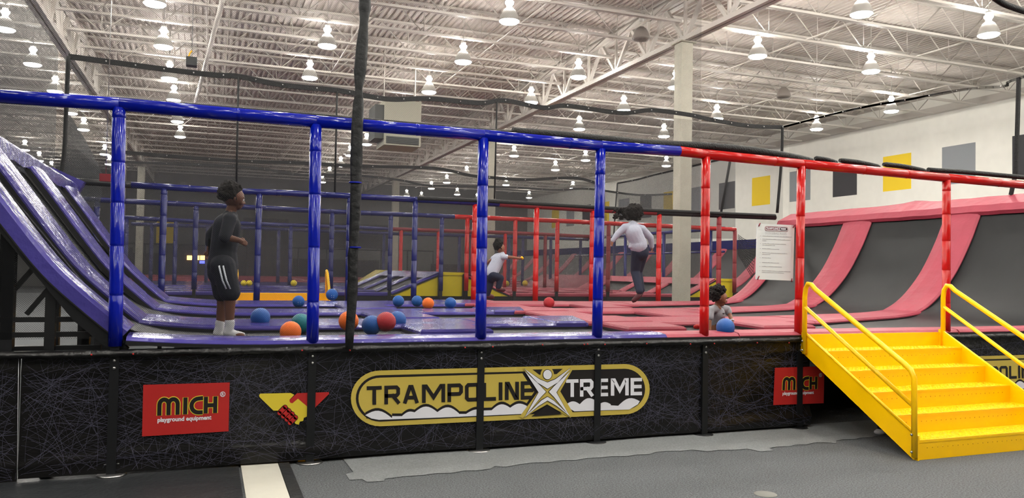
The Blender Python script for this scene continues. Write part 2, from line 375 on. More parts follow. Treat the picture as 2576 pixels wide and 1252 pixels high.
for i in range(len(red_pts)-1):
    b = B(); rail_pad(b, red_pts[i], red_pts[i+1], .053, seed=i+11); b.done('rail_pad', M['red'], ff)['label'] = 'red padded rail section'
for i, (t_, m_, b_, c) in enumerate(PT):
    top, mid = aY(*t_, YF), aY(*m_, YF); 
    b = B(); post_pad(b, mid.x, YF, mid.z, top.z-.03, .052 if c == 'blue' else .048, seed=i, top=(top.x, YF)); b.done('post_pad', M[c], ff)['label'] = c+' post pad'
    if i < 6:
        b = B(); b.tube([(mid.x-.002, YF, .01), (mid.x, YF, mid.z+.03)], .034, square=True); lg = b.done('post_leg', M['black'], ff)
        b = B()
        for zz in (.93, .87):
            b.sphere((mid.x, YF-.036, zz), .014, 8)
        for sx in (-1, 1): b.tube([(mid.x+sx*.034, YF, .10), (mid.x+sx*.055, YF, .10)], .010, n=6); b.tube([(mid.x+sx*.034, YF, .995), (mid.x+sx*.06, YF, .995)], .010, n=6)
        b.done('bolt', M['steel'], lg)
        b = B(); b.lathe([(.001, .014), (.10, .014), (.115, 0)], (mid.x, YF, .012 if mid.x < .28 else 0), 20); b.done('base_plate', M['steel'] if i < 3 else M['black'], ff)
for (px, c) in ((903, 1), (929, 1)):   # turquoise ties of the rolled net
    pass
# black braided roll of net lying on the rail
b = B(); P_ = [(1290,333),(1400,342),(1511,352),(1640,364),(1790,371),(1900,382),(1985,396),(2040,408)]
b.tube(sub([aY(x, y-2, YF+.05) for x, y in P_], 4), .045, 10)
for a in ((2050,398,2105,410),(2112,403,2212,420),(2222,413,2328,430)):
    p, q = aY(a[0], a[1], YF+.05), aY(a[2], a[3], YF+.05); mid = p.lerp(q, .5)+Vector((0, 0, .012)); b.tube(sub([p, mid, q], 5), [.02]+[.03]*9+[.02], 8)
b.tube(sub([aY(2335,427,YF+.05), aY(2420,432,YF+.05), aY(2520,441,YF+.05), aY(2640,452,YF+.05)], 4), .03, 8)
b.tube([aY(-100, 228, YF+.05), aY(300, 250, YF+.05), aY(800, 292, YF+.05), aY(1290, 334, YF+.05)], .022, 8)
tag(b.done('net_roll', M['rope']), 'black bunched net sleeve tied along the top of the near rail', 'net')
# rolled up net curtain
b = B(); SP = [(925,-700,.06),(920,-300,.08),(918,-60,.085),(917,20,.10),(915,60,.07),(911,110,.10),(906,180,.10),(903,225,.06),(901,260,.09),(899,320,.10),(897,400,.10),(895,460,.09),(894,540,.095),(890,620,.075),(889,640,.09),(886,730,.085),(880,840,.07),(878,876,.065)]
rg = []
for x, y, wd in SP:
    p = aY(x, y, 6.93)
    k = wd*.5; rg.append([p+Vector((k*math.cos(a)*(1+.16*math.sin(5*a+y)), .5*k*math.sin(a), 0)) for a in [2*math.pi*i/14 for i in range(14)]])
b.rings(rg)
st = b.done('rolled_net_curtain', M['strap'], None, ('black net curtain rolled into a hanging strip in front of the near blue rail', 'curtain'))
b = B()
for y, wd in ((459, .052), (622, .048)):
    p = aY(894, y, 6.93); b.tube([p+Vector((wd*math.cos(a), wd*.6*math.sin(a), 0)) for a in [2*math.pi*i/14 for i in range(15)]], .007, 5)
b.done('tie', M['blue'], st)
# ---------------------------------------------------------------- front net and side nets
def quad(name, ps, mt, tg, parent=None):
    b = B(); b.face(ps); o = b.done(name, mt, parent)
    if tg: tag(o, *tg)
    return o
fn = quad('front_net', [(-4, 7.10, 1.1), (4.9, 7.10, 1.1), (4.9, 7.10, 7.5), (-4, 7.10, 7.5)], M['net'], ('fine black safety net hung behind the near blue posts', 'net'))
bn = quad('back_net', [(-2.3,14.72,1.1),(12.45,14.72,1.1),(12.45,14.72,5.12),(-2.3,14.72,5.12)], M['net2'], ('black safety net with sagging eyelet border behind the dodgeball court', 'net'))
def border(pts, r, parent, step=.42, eyes=True):
    b = B(); P = sub(pts, 5)
    rg = [[p+Vector(q) for q in ((.0,-.012,-r),(0,.012,-r),(0,.012,r),(0,-.012,r))] for p in P]
    b.rings(rg, smooth=False); o = b.done('net_border', M['rope'], parent)
    if eyes:
        b = B(); acc = 0
        for i in range(1, len(P)):
            acc += (P[i]-P[i-1]).length
            if acc > step: acc = 0; b.sphere(P[i]+Vector((0, -.02, 0)), .014, 6)
        b.done('eyelet', M['eyel'], o)
    return o
BK = [(172,142),(293,158),(413,174),(531,188),(605,193),(711,214),(854,228),(972,249),(1080,248),(1203,259),(1271,253),(1367,271),(1427,266),(1563,284),(1638,277),(1736,289),(1780,299),(1880,316),(1968,320)]
border([aY(x, y, 14.7) for x, y in BK], .045, bn)
b = B(); b.tube(sub([aY(172,142,14.68), aY(168,240,14.68), aY(162,380,14.68), aY(152,440,14.68)], 4), .035, 6); b.done('net_webbing', M['rope'], bn); b = B(); b.tube(sub([aY(1968,320,14.68), aY(1966,400,14.68), aY(1955,535,14.68)], 4), .035, 6)
b.done('net_webbing', M['rope'], bn)
for px in (600, 848, 1250): b = B(); b.tube([aY(px, {600: 194, 848: 229, 1250: 256}[px], 14.68), aY(px-6, 500, 14.68)], .018, 6); b.done('net_webbing', M['rope'], bn)
sn = quad('side_net', [(12.6, 5.0, 3.1), (12.6, 14.7, 3.1), (12.6, 14.7, 5.15), (12.6, 5.0, 5.1)], netmat('side_net_light', (120, 120, 116), None, cover=.10), ('thin safety net above the right red ramp', 'net'))
SR = [aX(1968,320,12.6), aX(2099,286,12.6), aX(2180,268,12.6), aX(2275,252,12.6), aX(2434,224,12.6), aX(2530,216,12.6), aX(2576,193,12.6), Vector((12.6, 6, 5.15))]
border(SR, .022, sn)
b = B(); b.tube([aX(2563,195,12.6), aX(2556,430,12.6), aX(2543,490,12.6)], .025, 6, square=True); b.done('net_webbing', M['rope'], sn)
ln = quad('side_net', [(-2.4, 5.0, 3.1), (-2.4, 14.7, 3.1), (-2.4, 14.7, 5.2), (-2.4, 5.0, 5.3)], M['net3'], ('dense black safety net above the left blue ramp', 'net'))
b = B(); b.tube(sub([aY(2470,-30,7.2), aY(2515,4,7.2), aY(2545,18,7.2), aY(2600,36,7.2)], 4), .04, 8); b.tube([aY(2470,-30,7.2), aY(2440,-420,7.2)], .02, 6)
tag(b.done('net_rope', M['rope']), 'thick black net rope crossing the top right corner', 'rope')
# ---------------------------------------------------------------- dodgeball court
ct = thing('trampoline_court', 'dodgeball trampoline court with blue and red pads between the two curved ramps', 'trampoline', (5, 10.8, .9))
ZB = 1.05
def xs(x0, x1, n): return [lerp(x0, x1, i/n) for i in range(n+1)]
def rowpad(x0, x1, y0, y1, mt, z=ZD, lz=None, rz=None, th=.095, lab=None):
    n = max(4, int((x1-x0)/.25)); P = []
    for x in xs(x0, x1, n):
        zz = z
        if lz and x < x0+1.2: zz += lz*((x0+1.2-x)/1.2)**2
        if rz and x > x1-1.6: zz += rz*((x-x1+1.6)/1.6)**2
        P.append((x, (y0+y1)/2, zz))
    o = pad(P, (0, 1, 0), (y1-y0)/2, th, 'pad', mt, ct)
    if lab: o['label'] = lab
    return o
def slab(corners, z, th, mt, nm='pad'):
    b = B(); c = [Vector((x, y, z)) for x, y in corners]; cen = sum(c, Vector())/len(c)
    inn = [p+(cen-p).normalized()*.03+Vector((0, 0, .004)) for p in c]; out = [p-Vector((0, 0, .018)) for p in c]; mid = [p-Vector((0, 0, min(th, .045))) for p in c]; bot = [p-Vector((0, 0, th)) for p in c]
    b.rings([bot, mid, out, inn], smooth=False); b.b.faces.ensure_lookup_table()
    for q in range(4): b.b.faces[q].material_index = 1  # lower slab sides blackened to paint in the shadow gap
    return b.done(nm, [mt, M['under']], ct)
rows = [(8.22, 9.35), (10.60, 11.70), (12.95, 14.55)]
# beds: continuous strips running into both ramps
RLP = [(-2.06, 2.76), (-1.77, 2.37), (-1.47, 1.95), (-1.15, 1.54), (-.80, 1.24), (-.40, 1.10), (.10, 1.055), (.8, ZB)]
RRP = [(9.6, ZB), (10.1, 1.055), (10.65, 1.09), (11.06, 1.21), (11.42, 1.47), (11.74, 1.83), (12.04, 2.31), (12.27, 2.78)]
def bed(path, y0, y1):
    b = B(); P = sub([(x, 0, z) for x, z in path], 4); n = 6
    ys = [lerp(y0, y1, j/n) for j in range(n+1)]
    V = [[b.b.verts.new((p.x, y, p.z-(.018*math.sin(math.pi*j/n)))) for j, y in enumerate(ys)] for p in P]
    for i in range(len(P)-1):
        for j in range(n):
            f = b.b.faces.new((V[i][j], V[i+1][j], V[i+1][j+1], V[i][j+1])); f.smooth = True
    return b.done('bed', M['bed'], None if path is None else ct)
bandY = [(7.38, 8.30), (9.25, 10.68), (11.62, 13.02)]
for y0, y1 in bandY:
    bed(RLP+[(2.1, ZB)], y0-.05, y1+.05); bed([(2.3, ZB), (3.4, ZB), (4.6, ZB)], y0-.05, y1+.05)
    bed([(5.0, ZB), (6.9, ZB)], y0-.05, y1+.05); 
def skewbed(path, yl, yr, parent):
    b = B(); P = sub([(x, 0, z) for x, z in path], 4); n = 6; V = []
    for p in P:
        t = min(1, max(0, (p.x-7.4)/3.4)); a, c = lerp(yl[0], yr[0], t), lerp(yl[1], yr[1], t)
        V.append([b.b.verts.new((p.x, lerp(a, c, j/n), p.z-(.016*math.sin(math.pi*j/n)))) for j in range(n+1)])
    for i in range(len(P)-1):
        for j in range(n): b.b.faces.new((V[i][j], V[i+1][j], V[i+1][j+1], V[i][j+1])).smooth = True
    return b.done('bed', M['bed'], parent)
for yl, yr in (((7.33, 8.4), (7.33, 9.66)), ((9.2, 10.8), (10.14, 12.0)), ((11.5, 13.2), (12.55, 14.25))):
    skewbed([(7.2, ZB), (8.4, ZB)]+RRP, yl, yr, ct)
# added dark sheet below the beds, standing in for shade in the gaps
b = B(); b.box((-.4, 7.2, .55), (11.0, 14.4, .60)); b.done('gap_shade_sheet', M['under'], ct)
# front edge pads
rowpad(-.60, 2.0, 7.0, 7.5, M['bpad'], z=1.072, lz=.05, th=.065, lab='blue front edge pad'); rowpad(2.0, 4.45, 7.0, 7.45, M['bpad'], z=1.072, th=.065, lab='blue front edge pad')
rowpad(4.45, 5.35, 7.0, 7.42, M['rpad'], z=1.072, th=.065, lab='red front edge pad'); rowpad(5.36, 8.6, 7.0, 7.42, M['rpad'], z=1.075, th=.07, lab='red front edge pad'); rowpad(8.62, 11.6, 7.0, 7.42, M['rpad'], z=1.075, th=.07, rz=.12, lab='red front edge pad')
for i, (y0, y1) in enumerate(rows):
    rowpad(-.60, 2.0, y0, y1, M['bpad'], lz=.07, lab='blue row pad'); rowpad(2.0, 2.85, y0, y1, M['bpad'], z=ZD-.004, lab='blue row pad'); rowpad(2.85, 4.35, y0, y1, M['bpad'], lab='blue row pad')
    rowpad(5.1, 6.7, y0, y1, M['rpad'], lab='red row pad'); rowpad(6.7, 7.6, y0, y1, M['rpad'], z=ZD-.004, lab='red row pad')
    ya, yc = ((9.55, 10.25), (11.9, 12.65), (14.12, 14.60))[i]; P = []; HWs = []
    for k in range(15):
        x = lerp(7.5, 10.95, k/14); tt = max(0, (x-7.5)/3.45); tt = tt*tt*(3-2*tt) if False else tt
        a, c = lerp(y0, ya, tt), lerp(y1, yc, tt); P.append((x, (a+c)/2, ZD+(.05*max(0, (x-9.6)/1.35)**2))); HWs.append((c-a)/2)
    pad(P, (0, 1, 0), HWs, .095, 'pad', M['rpad'], ct)['label'] = 'red row pad'
for y0, y1 in ((7.40, 8.24), (9.33, 10.62), (11.68, 12.97)):
    slab([(1.93, y0), (2.68, y0), (2.68, y1), (1.93, y1)], ZD+.003, .09, M['bpad'])
    slab([(4.22, y0), (4.95, y0), (5.08, y1), (4.32, y1)], ZD+.003, .09, M['rpad'])
    slab([(6.0, y0), (6.75, y0), (6.9, y1), (6.15, y1)], ZD+.003, .09, M['rpad'])
for y0, y1 in rows: slab([(4.15, y0-.02), (5.02, y0-.02), (5.15, y1+.01), (4.45, y1+.01)], ZD+.012, .09, M['rpad'])
# blue end caps overlap
for (a, c, d) in ((3.75, 4.35, 8.22), (3.85, 4.55, 10.6), (4.0, 4.75, 12.95)):
    y0, y1 = d, {8.22: 9.3, 10.6: 11.65, 12.95: 14.5}[d]
    slab([(a, y0), (c-.22, y0), (c+.12, y1), (a, y1)], ZD+.016, .045, M['bpad'])
# ---------------------------------------------------------------- ramps
def ramp(kind):
    lft = kind == 'left'
    t = thing('trampoline_ramp', 'curved blue-padded ramp rising at the left end of the dodgeball court' if lft else 'tall curved red-padded ramp rising at the right end of the dodgeball court', 'ramp', (-1.5, 10.8, .6) if lft else (12, 10.8, .6))
    mt = M['bpad'] if lft else M['rpad']
    if lft: prof = [(-.58, 1.18), (-.85, 1.42), (-1.13, 1.70), (-1.42, 2.09), (-1.72, 2.52), (-1.95, 2.84)]
    else: prof = [(10.75, 1.13), (11.05, 1.27), (11.35, 1.50), (11.68, 1.86), (11.98, 2.33), (12.15, 2.66), (12.28, 2.92)]
    strips = [(7.05, 7.50), (8.25, 9.35), (10.55, 11.65), (12.95, 14.5)] if lft else [(7.05, 7.40), (9.55, 10.25), (11.9, 12.65), (14.15, 14.62)]
    P = sub([(x, 0, z) for x, z in prof], 4)
    for i, (y0, y1) in enumerate(strips):
        if lft and i: y1 = y0+(y1-y0)*.75
        if not lft and i == 0: P2 = sub([(10.9, 0, 1.16)]+[(x+.1, 0, z) for x, z in prof[1:]], 4)
        else: P2 = P
        o = pad([(p.x, (y0+y1)/2, p.z) for p in P2], (0, 1, 0), (y1-y0)/2, .13 if i == 0 and lft else .10, 'strip_pad', mt, t, puff=.02)
    # beds under the strips
    # top pad
    if lft:
        tops = [(-2.0, 2.96, 7.0, 9.3), (-2.0, 2.96, 9.3, 11.6), (-2.0, 2.96, 11.6, 14.5)]
        for (x, z, a, c) in tops:
            b = B(); n = 10; rg = []
            for k in range(n+1):
                y = lerp(a, c, k/n); j = .012*math.sin(k*2.1+a)
                rg.append([(x+.02, y, z-.17+j), (x, y, z+j), (x-.05, y, z+.05), (x-.30, y, z+.19+j), (x-.42, y, z+.16), (x-.42, y, z-.02), (x-.1, y, z-.17)])
            b.rings(rg, smooth=False); b.done('top_pad', mt, t)
        b = B(); b.tube([(-1.95, 14.45, 2.95), (-2.42, 14.45, 3.16)], .09, square=True); b.done('end_pad', mt, t)
        # black steel frame
        b = B()
        for Y in (7.12, 8.2):
            b.tube([(-.62, Y, .98), (-.95, Y, 1.28), (-2.0, Y, 2.66)], .05, square=True)
            b.done('sloping_beam', M['black'], t); b = B()
        for Y in (7.15, 9.2, 11.2, 13.4):
            for x in (-1.46, -1.16): 
                b = B(); zt = 1.0+(-.66-x)*1.22
                b.tube([(x, Y, 0), (x, Y, zt)], .036 if x > -1.3 else .05, square=True); b.done('upright', M['black'], t)
        for x in (-1.33, -1.04):
            b = B(); b.tube([(x, 8.2, 0), (x, 8.2, 1.0+(-.66-x)*1.22)], .03, square=True); b.done('upright', M['black'], t)
        for z in (1.25, 1.13, 1.02):
            b = B(); b.tube([(-2.4, 7.2, z), (-.8, 7.2, z)], .02, square=True); b.done('cross_bar', M['black'], t)
        for p in (((0,769),(87,671)),((67,790),(126,722)),((0,620),(15,590))):
            b = B(); b.tube([aY(*p[0], 7.25), aY(*p[1], 7.25)], .018, square=True); b.done('brace', M['black'], t)
    else:
        for (a, c) in ((6.0, 9.2), (9.2, 11.2), (11.2, 14.65)):
            b = B(); n = 12; rg = []
            for k in range(n+1):
                y = lerp(a, c, k/n); j = .004*math.sin(k*1.7+a)
                pk = .05*math.exp(-((y-11.2)/.25)**2)
                rg.append([(12.24, y, 2.78+j), (12.20, y, 2.84+j), (12.25, y, 2.955+j), (12.62, y, 3.13+pk+j), (12.72, y, 3.12), (12.72, y, 2.9), (12.35, y, 2.78)])
            b.rings(rg, smooth=False); b.done('top_pad', mt, t)
        b = B(); b.box((12.45, 6.2, .02), (12.55, 14.6, 2.85)); b.done('back_frame', M['black'], t)
    return t
ramp('left'); ramp('right')

# ---------------------------------------------------------------- banners
def sky(x, z):
    """fold displacement of the vinyl banner (towards -Y)"""
    def bell(a, s): return math.exp(-(a/s)**2)
    d = 0
    for px in (-.70, .87, 2.42, 3.67, 4.94, 6.2): d += .022*bell(x-px, .5)*(bell(z-.98, .15)+bell(z-.06, .12))
    d += .010*math.sin(x*3.1+z*9)*bell(z-.92, .12)+.014*math.sin(x*2.3+1-z*6)*bell(z-.10, .11)
    d += .014*bell(z-.88-.04*math.sin(x*2), .028)+.018*bell(z-.13-.04*math.sin(x*1.7+2), .035)
    return d
YS = 7.02
def banner(name, x0, x1, z0, z1, label, seed, nweb):
    b = B(); nx = int((x1-x0)/.05); nz = 26
    V = [[b.b.verts.new((lerp(x0, x1, i/nx), YS+.03-sky(lerp(x0, x1, i/nx), lerp(z0, z1, j/nz)), lerp(z0, z1, j/nz))) for j in range(nz+1)] for i in range(nx+1)]
    for i in range(nx):
        for j in range(nz):
            f = b.b.faces.new((V[i][j], V[i+1][j], V[i+1][j+1], V[i][j+1])); f.smooth = True
    b.slot = 1; rnd = random.Random(seed)
    # printed web of thin arcs, mirrored in blocks as on the cloth
    k = 0
    while k < nweb:
        hub = rnd.random() < .35
        cx = (x0+(int(rnd.uniform(0, (x1-x0)/.45))+.5)*.45+rnd.gauss(0, .05)) if hub else rnd.uniform(x0, x1)
        cz = rnd.choice([.30, .72])+rnd.gauss(0, .06) if hub else rnd.uniform(z0, z1); ang = rnd.uniform(0, math.pi)
        if not hub and rnd.random() < .5: ang = rnd.gauss(.35 if rnd.random() < .5 else 2.8, .35)
        L_ = rnd.uniform(.35, 1.5); cur = rnd.gauss(0, 1.0); wd = rnd.uniform(.0004, .0011); pts = []
        n = 18
        for i in range(n+1):
            s_ = (i/n-.5)*L_; a = ang+cur*s_
            pts.append((cx+math.cos(ang)*s_-math.sin(ang)*cur*s_*s_*.5, cz+math.sin(ang)*s_+math.cos(ang)*cur*s_*s_*.5))
        k += 1
        prev = None
        for i in range(n+1):
            x, z = pts[i]
            if not (x0+.005 < x < x1-.005 and z0+.005 < z < z1-.005): prev = None; continue
            a = ang+cur*(i/n-.5)*L_; nxx, nzz = -math.sin(a)*wd, math.cos(a)*wd
            y = YS+.03-sky(x, z)-.0022
            cur_v = (b.b.verts.new((x+nxx, y, z+nzz)), b.b.verts.new((x-nxx, y, z-nzz)))
            if prev:
                f = b.b.faces.new((prev[0], prev[1], cur_v[1], cur_v[0])); f.material_index = 1
            prev = cur_v
    return b.done(name, [M['vinyl'], M['web']], None, (label, 'banner'))
bm_ = banner('vinyl_banner', -1.33, 6.35, .03, 1.0, 'long black web-printed vinyl banner closing the front under the near fence', 5, 1000)
bl_ = banner('vinyl_banner', -3.2, -1.335, .01, 1.0, 'end of the black web-printed banner left of the white seam in the lower left corner', 6, 330)
b = B(); b.tube([aY(47, 893, YS-.0), aY(43, 1205, YS-.0)], .0018, 5); b.done('white_seam', M['white'], bl_)
br_ = banner('vinyl_banner', 8.3, 12.5, .03, .98, 'black web-printed banner with gold logo to the right of the yellow stairs', 8, 500)
b = B(); rg = []
for i in range(130):
    x = -3.2+i*.12; yy = YS-.005; w_ = .012*math.sin(i*1.3)+.008*math.sin(i*2.9)
    z0 = .955+w_*.4; z1 = 1.015
    rg.append([(x, yy+.06, z0), (x, yy-.025-abs(w_), z0+.005), (x, yy-.035-w_, (z0+z1)/2), (x, yy-.02, z1), (x, yy+.06, z1)])
b.rings(rg); vb = b.done('vinyl_hem', M['vband'], None, ('shiny black vinyl hem folded along the top of the banner', 'hem'))
for px, py in ((230,888),(335,886),(760,877),(880,877),(1170,870),(1240,868),(1365,863),(1478,861),(1522,862),(1627,860),(1737,861),(1797,860),(1905,858),(1985,858),(1470,862)):
    p = aY(px, py+4, YS-.05); b = B(); b.sphere(p, .008, 8); b.done('button', M['pred'], vb)
# ---- artwork on the banner
def zm(x0, y0, sx): return lambda x, y: (x0+x*sx, y0+y*sx)
class Art:
    def __init__(s, mp, layer0=.014): s.mp = mp; s.base = layer0
    def P(s, x, y, k): p = aY(*s.mp(x, y), YS); return Vector((p.x, YS+.018-s.base*.5-k*.0012, p.z))
    def poly(s, pts, mt, k, parent, nm='printed_shape'):
        b = B(); b.poly([s.P(x, y, k) for x, y in pts]); return b.done(nm, mt, parent)
    def strokes(s, L_, wd, mt, k, parent, nm='printed_letter', cap=0, rnd=False):
        """thick polylines in zoom pixels"""
        b = B(); k0 = k
        for q_, pl in enumerate(L_):
            k = k0+.07*q_
            n = len(pl); cl = pl[0] == pl[-1] and n > 2; lf, rt = [], []
            for i in range(n):
                if cl: a, c, d = pl[i-1 if i else n-2], pl[i], pl[i+1 if i < n-1 else 1]
                else: a, c, d = pl[max(i-1, 0)], pl[i], pl[min(i+1, n-1)]
                v1 = Vector((c[0]-a[0], c[1]-a[1])); v2 = Vector((d[0]-c[0], d[1]-c[1]))
                if v1.length < 1e-6: v1 = v2
                if v2.length < 1e-6: v2 = v1
                v1.normalize(); v2.normalize(); n1 = Vector((-v1.y, v1.x)); n2 = Vector((-v2.y, v2.x)); mt_ = n1+n2
                if mt_.length < 1e-3: mt_ = n1
                mt_.normalize(); kk = min(1/max(.35, mt_.dot(n1)), 1.9)*wd/2
                cc = Vector(c)
                if not cl and cap:
                    if i == 0: cc = cc-v2*cap
                    if i == n-1: cc = cc+v1*cap
                lf.append(cc+mt_*kk); rt.append(cc-mt_*kk)
            for i in range(n-1):
                b.face([s.P(*lf[i], k), s.P(*lf[i+1], k), s.P(*rt[i+1], k), s.P(*rt[i], k)])
            if rnd:
                for e in (pl[0], pl[-1]):
                    b.poly([s.P(e[0]+wd/2*math.cos(a), e[1]+wd/2*math.sin(a), k) for a in [2*math.pi*q/14 for q in range(14)]])
        return b.done(nm, mt, parent)
G = {'T': [[(0,1),(1,1)],[(.5,1),(.5,0)]], 'R': [[(0,0),(0,1),(.86,1),(1,.88),(1,.58),(.86,.45),(0,.45)],[(.55,.45),(1,0)]],
 'A': [[(0,0),(.42,1),(.58,1),(1,0)],[(.2,.28),(.8,.28)]], 'M': [[(0,0),(0,1),(.12,1),(.5,.25),(.88,1),(1,1),(1,0)]], 'P': [[(0,0),(0,1),(.86,1),(1,.88),(1,.55),(.86,.42),(0,.42)]],
 'O': [[(.14,0),(.86,0),(1,.12),(1,.88),(.86,1),(.14,1),(0,.88),(0,.12),(.14,0)]], 'L': [[(0,1),(0,0),(1,0)]], 'I': [[(.5,1),(.5,0)]], 'N': [[(0,0),(0,1),(.15,1),(.85,0),(1,0),(1,1)]],
 'E': [[(1,1),(0,1),(0,0),(1,0)],[(0,.5),(.95,.5)]], 'H': [[(0,0),(0,1)],[(1,0),(1,1)],[(0,.5),(1,.5)]], 'X': [[(0,0),(1,1)],[(0,1),(1,0)]]}
def letter(art, ch, x0, x1, yt0, yb0, slope, wd, mt, k, parent):
    h = wd/2
    def T(u, v): x = lerp(x0+h, x1-h, u) if ch != 'I' else (x0+x1)/2; return (x, lerp(yb0-h*.9, yt0+h*.9, v)+slope*(x-x0))
    art.strokes([[T(*q) for q in pl] for pl in G[ch]], wd, mt, k, parent, cap=h*.85 if ch in 'TLEIHNMRPA' else 0)
def capsule(xl, xr, yc_l, yc_r, hl, hr, inset, n=18):
    pts = []
    for i in range(n+1):
        a = math.pi/2+math.pi*i/n; r = hl-inset; pts.append((xl+hl+math.cos(a)*r*1.05, yc_l-math.sin(a)*r))
    for i in range(n+1):
        a = -math.pi/2+math.pi*i/n; r = hr-inset; pts.append((xr-hr+math.cos(a)*r, yc_r-math.sin(a)*r))
    return pts
def xlogo(mp, parent, letters=True):
    A = Art(mp); lg = bpy.data.objects.new('printed_logo', None); COL.objects.link(lg); lg.parent = parent
    A.poly(capsule(86, 2498, 393, 318, 226, 204, 0), M['gold'], 1, lg)
    A.poly(capsule(86, 2498, 393, 318, 226, 204, 38), M['ink'], 2, lg)
    # gold field left part
    c = capsule(86, 2498, 393, 318, 226, 204, 58)
    left = [p for p in c[:19]]
    A.poly([(1465, 190)]+left+[(1440, 520), (1560, 340)], M['gold'], 3, lg)
    # clouds with black outline
    def cloud(tops, base_l, base_r, k, dy, mt):
        pts = [base_l]
        for (x0, y0, x1, y1, h) in tops:
            for i in range(9):
                t = i/8; x = lerp(x0, x1, t); y = lerp(y0, y1, t)-h*math.sin(math.pi*t); pts.append((x, y-dy))
        pts.append(base_r); A.poly(pts, mt, k, lg)
    TL = [(190,520,408,545,48),(408,528,490,528,0),(490,525,590,497,18),(590,497,775,495,46),(775,495,950,505,44),(950,510,1010,510,0),(1010,508,1150,482,20),(1150,482,1215,480,0),(1215,480,1365,460,38),(1365,460,1500,445,26)]
    cloud(TL, (200, 555), (1460, 510), 4, 14, M['ink']); 
    pts_b = (1440, 520)
    TLw = [(x0, y0+8, x1, y1+8, h) for x0, y0, x1, y1, h in TL]
    A.poly([(190,528)]+[(lerp(x0,x1,i/8), lerp(y0,y1,i/8)-h*math.sin(math.pi*i/8)) for x0,y0,x1,y1,h in TLw for i in range(9)]+[(1500, 470), (1460, 518), (900, 543), (300, 566), (240, 555)], M['white'], 5, lg)
    TR = [(1820,440,1930,440,24),(1930,438,2050,405,30),(2050,405,2090,412,0),(2090,436,2180,440,16),(2180,448,2240,452,0),(2240,452,2415,415,42)]
    A.poly([(1840,470)]+[(lerp(x0,x1,i/8), lerp(y0,y1,i/8)-h*math.sin(math.pi*i/8)) for x0,y0,x1,y1,h in TR for i in range(9)]+[(2400,440),(2330,482),(2200,486),(1885,497)], M['white'], 5, lg)
    for ch, x0, x1 in (('T',200,326),('R',345,472),('A',498,622),('M',650,838),('P',856,982),('O',998,1120),('L',1140,1252),('I',1270,1304),('N',1322,1436),('E',1450,1560)):
        letter(A, ch, x0, x1, 296-.032*(x0-200), 446-.036*(x0-200), -.035, 30, M['ink'], 6, lg)
    for ch, x0, x1 in (('T',1815,1920),('R',1930,2040),('E',2075,2160),('M',2180,2325),('E',2340,2435)):
        letter(A, ch, x0, x1, 240-.022*(x0-1815), 382-.03*(x0-1815), -.02, 28, M['white'], 6, lg)
    # X figure
    A.poly([(1465,148),(1880,140),(1770,335),(1880,520),(1852,548),(1664,440),(1462,552),(1440,540),(1590,338)], M['gold'], 7, lg)
    A.poly([(1545,158),(1790,152),(1740,195),(1600,200)], M['ink'], 8, lg); A.poly([(1665,448),(1785,520),(1535,538)], M['ink'], 8, lg)
    circ = lambda r: [(1664+r*math.cos(2*math.pi*q/24), 198+r*1.12*math.sin(2*math.pi*q/24)) for q in range(24)]
    mx = lambda L_: [(3328-x, y) for x, y in reversed(L_)]
    vee = [(1478,152),(1600,236),(1664,262),(1728,236),(1850,146),(1748,262),(1664,312),(1582,262)]
    brk = [(1482,172),(1608,290),(1652,338),(1612,378),(1482,540),(1592,342)]
    leg = [(1664,378),(1716,410),(1852,540),(1738,452),(1664,408),(1592,452),(1472,548),(1614,408)]
    A.poly(circ(54), M['gold'], 9, lg)
    for q_, s_ in enumerate((vee, brk, mx(brk), leg, circ(34))):
        A.strokes([s_+[s_[0]]], 9, M['ink'], 10+q_*.5, lg, 'printed_outline'); A.poly(s_, M['white'], 13+q_*.3, lg)
    return lg
xlogo(zm(860, 880, 800/2576), bm_)
# second logo right of the stairs: same artwork shifted along the banner
_p = aY(*zm(860, 880, 800/2576)(200, 300), YS); _q = aY(2316, 905, YS)
class Shift(Art): pass
def art_shift(dx, dz, sc=1.0):
    mp0 = zm(860, 880, 800/2576)
    old = Art.P
    def P(s, x, y, k):
        p = aY(*mp0(x, y), YS); rf = aY(*mp0(856, 350), YS); rt = aY(2491, 938, YS); return Vector((rt.x+(p.x-rf.x), YS+.018-.007-k*.0012, rt.z+(p.z-rf.z)*.95))
    return P
_old = Art.P; Art.P = art_shift(7.0, -.04); xlogo(zm(0, 0, 1), br_); Art.P = _old
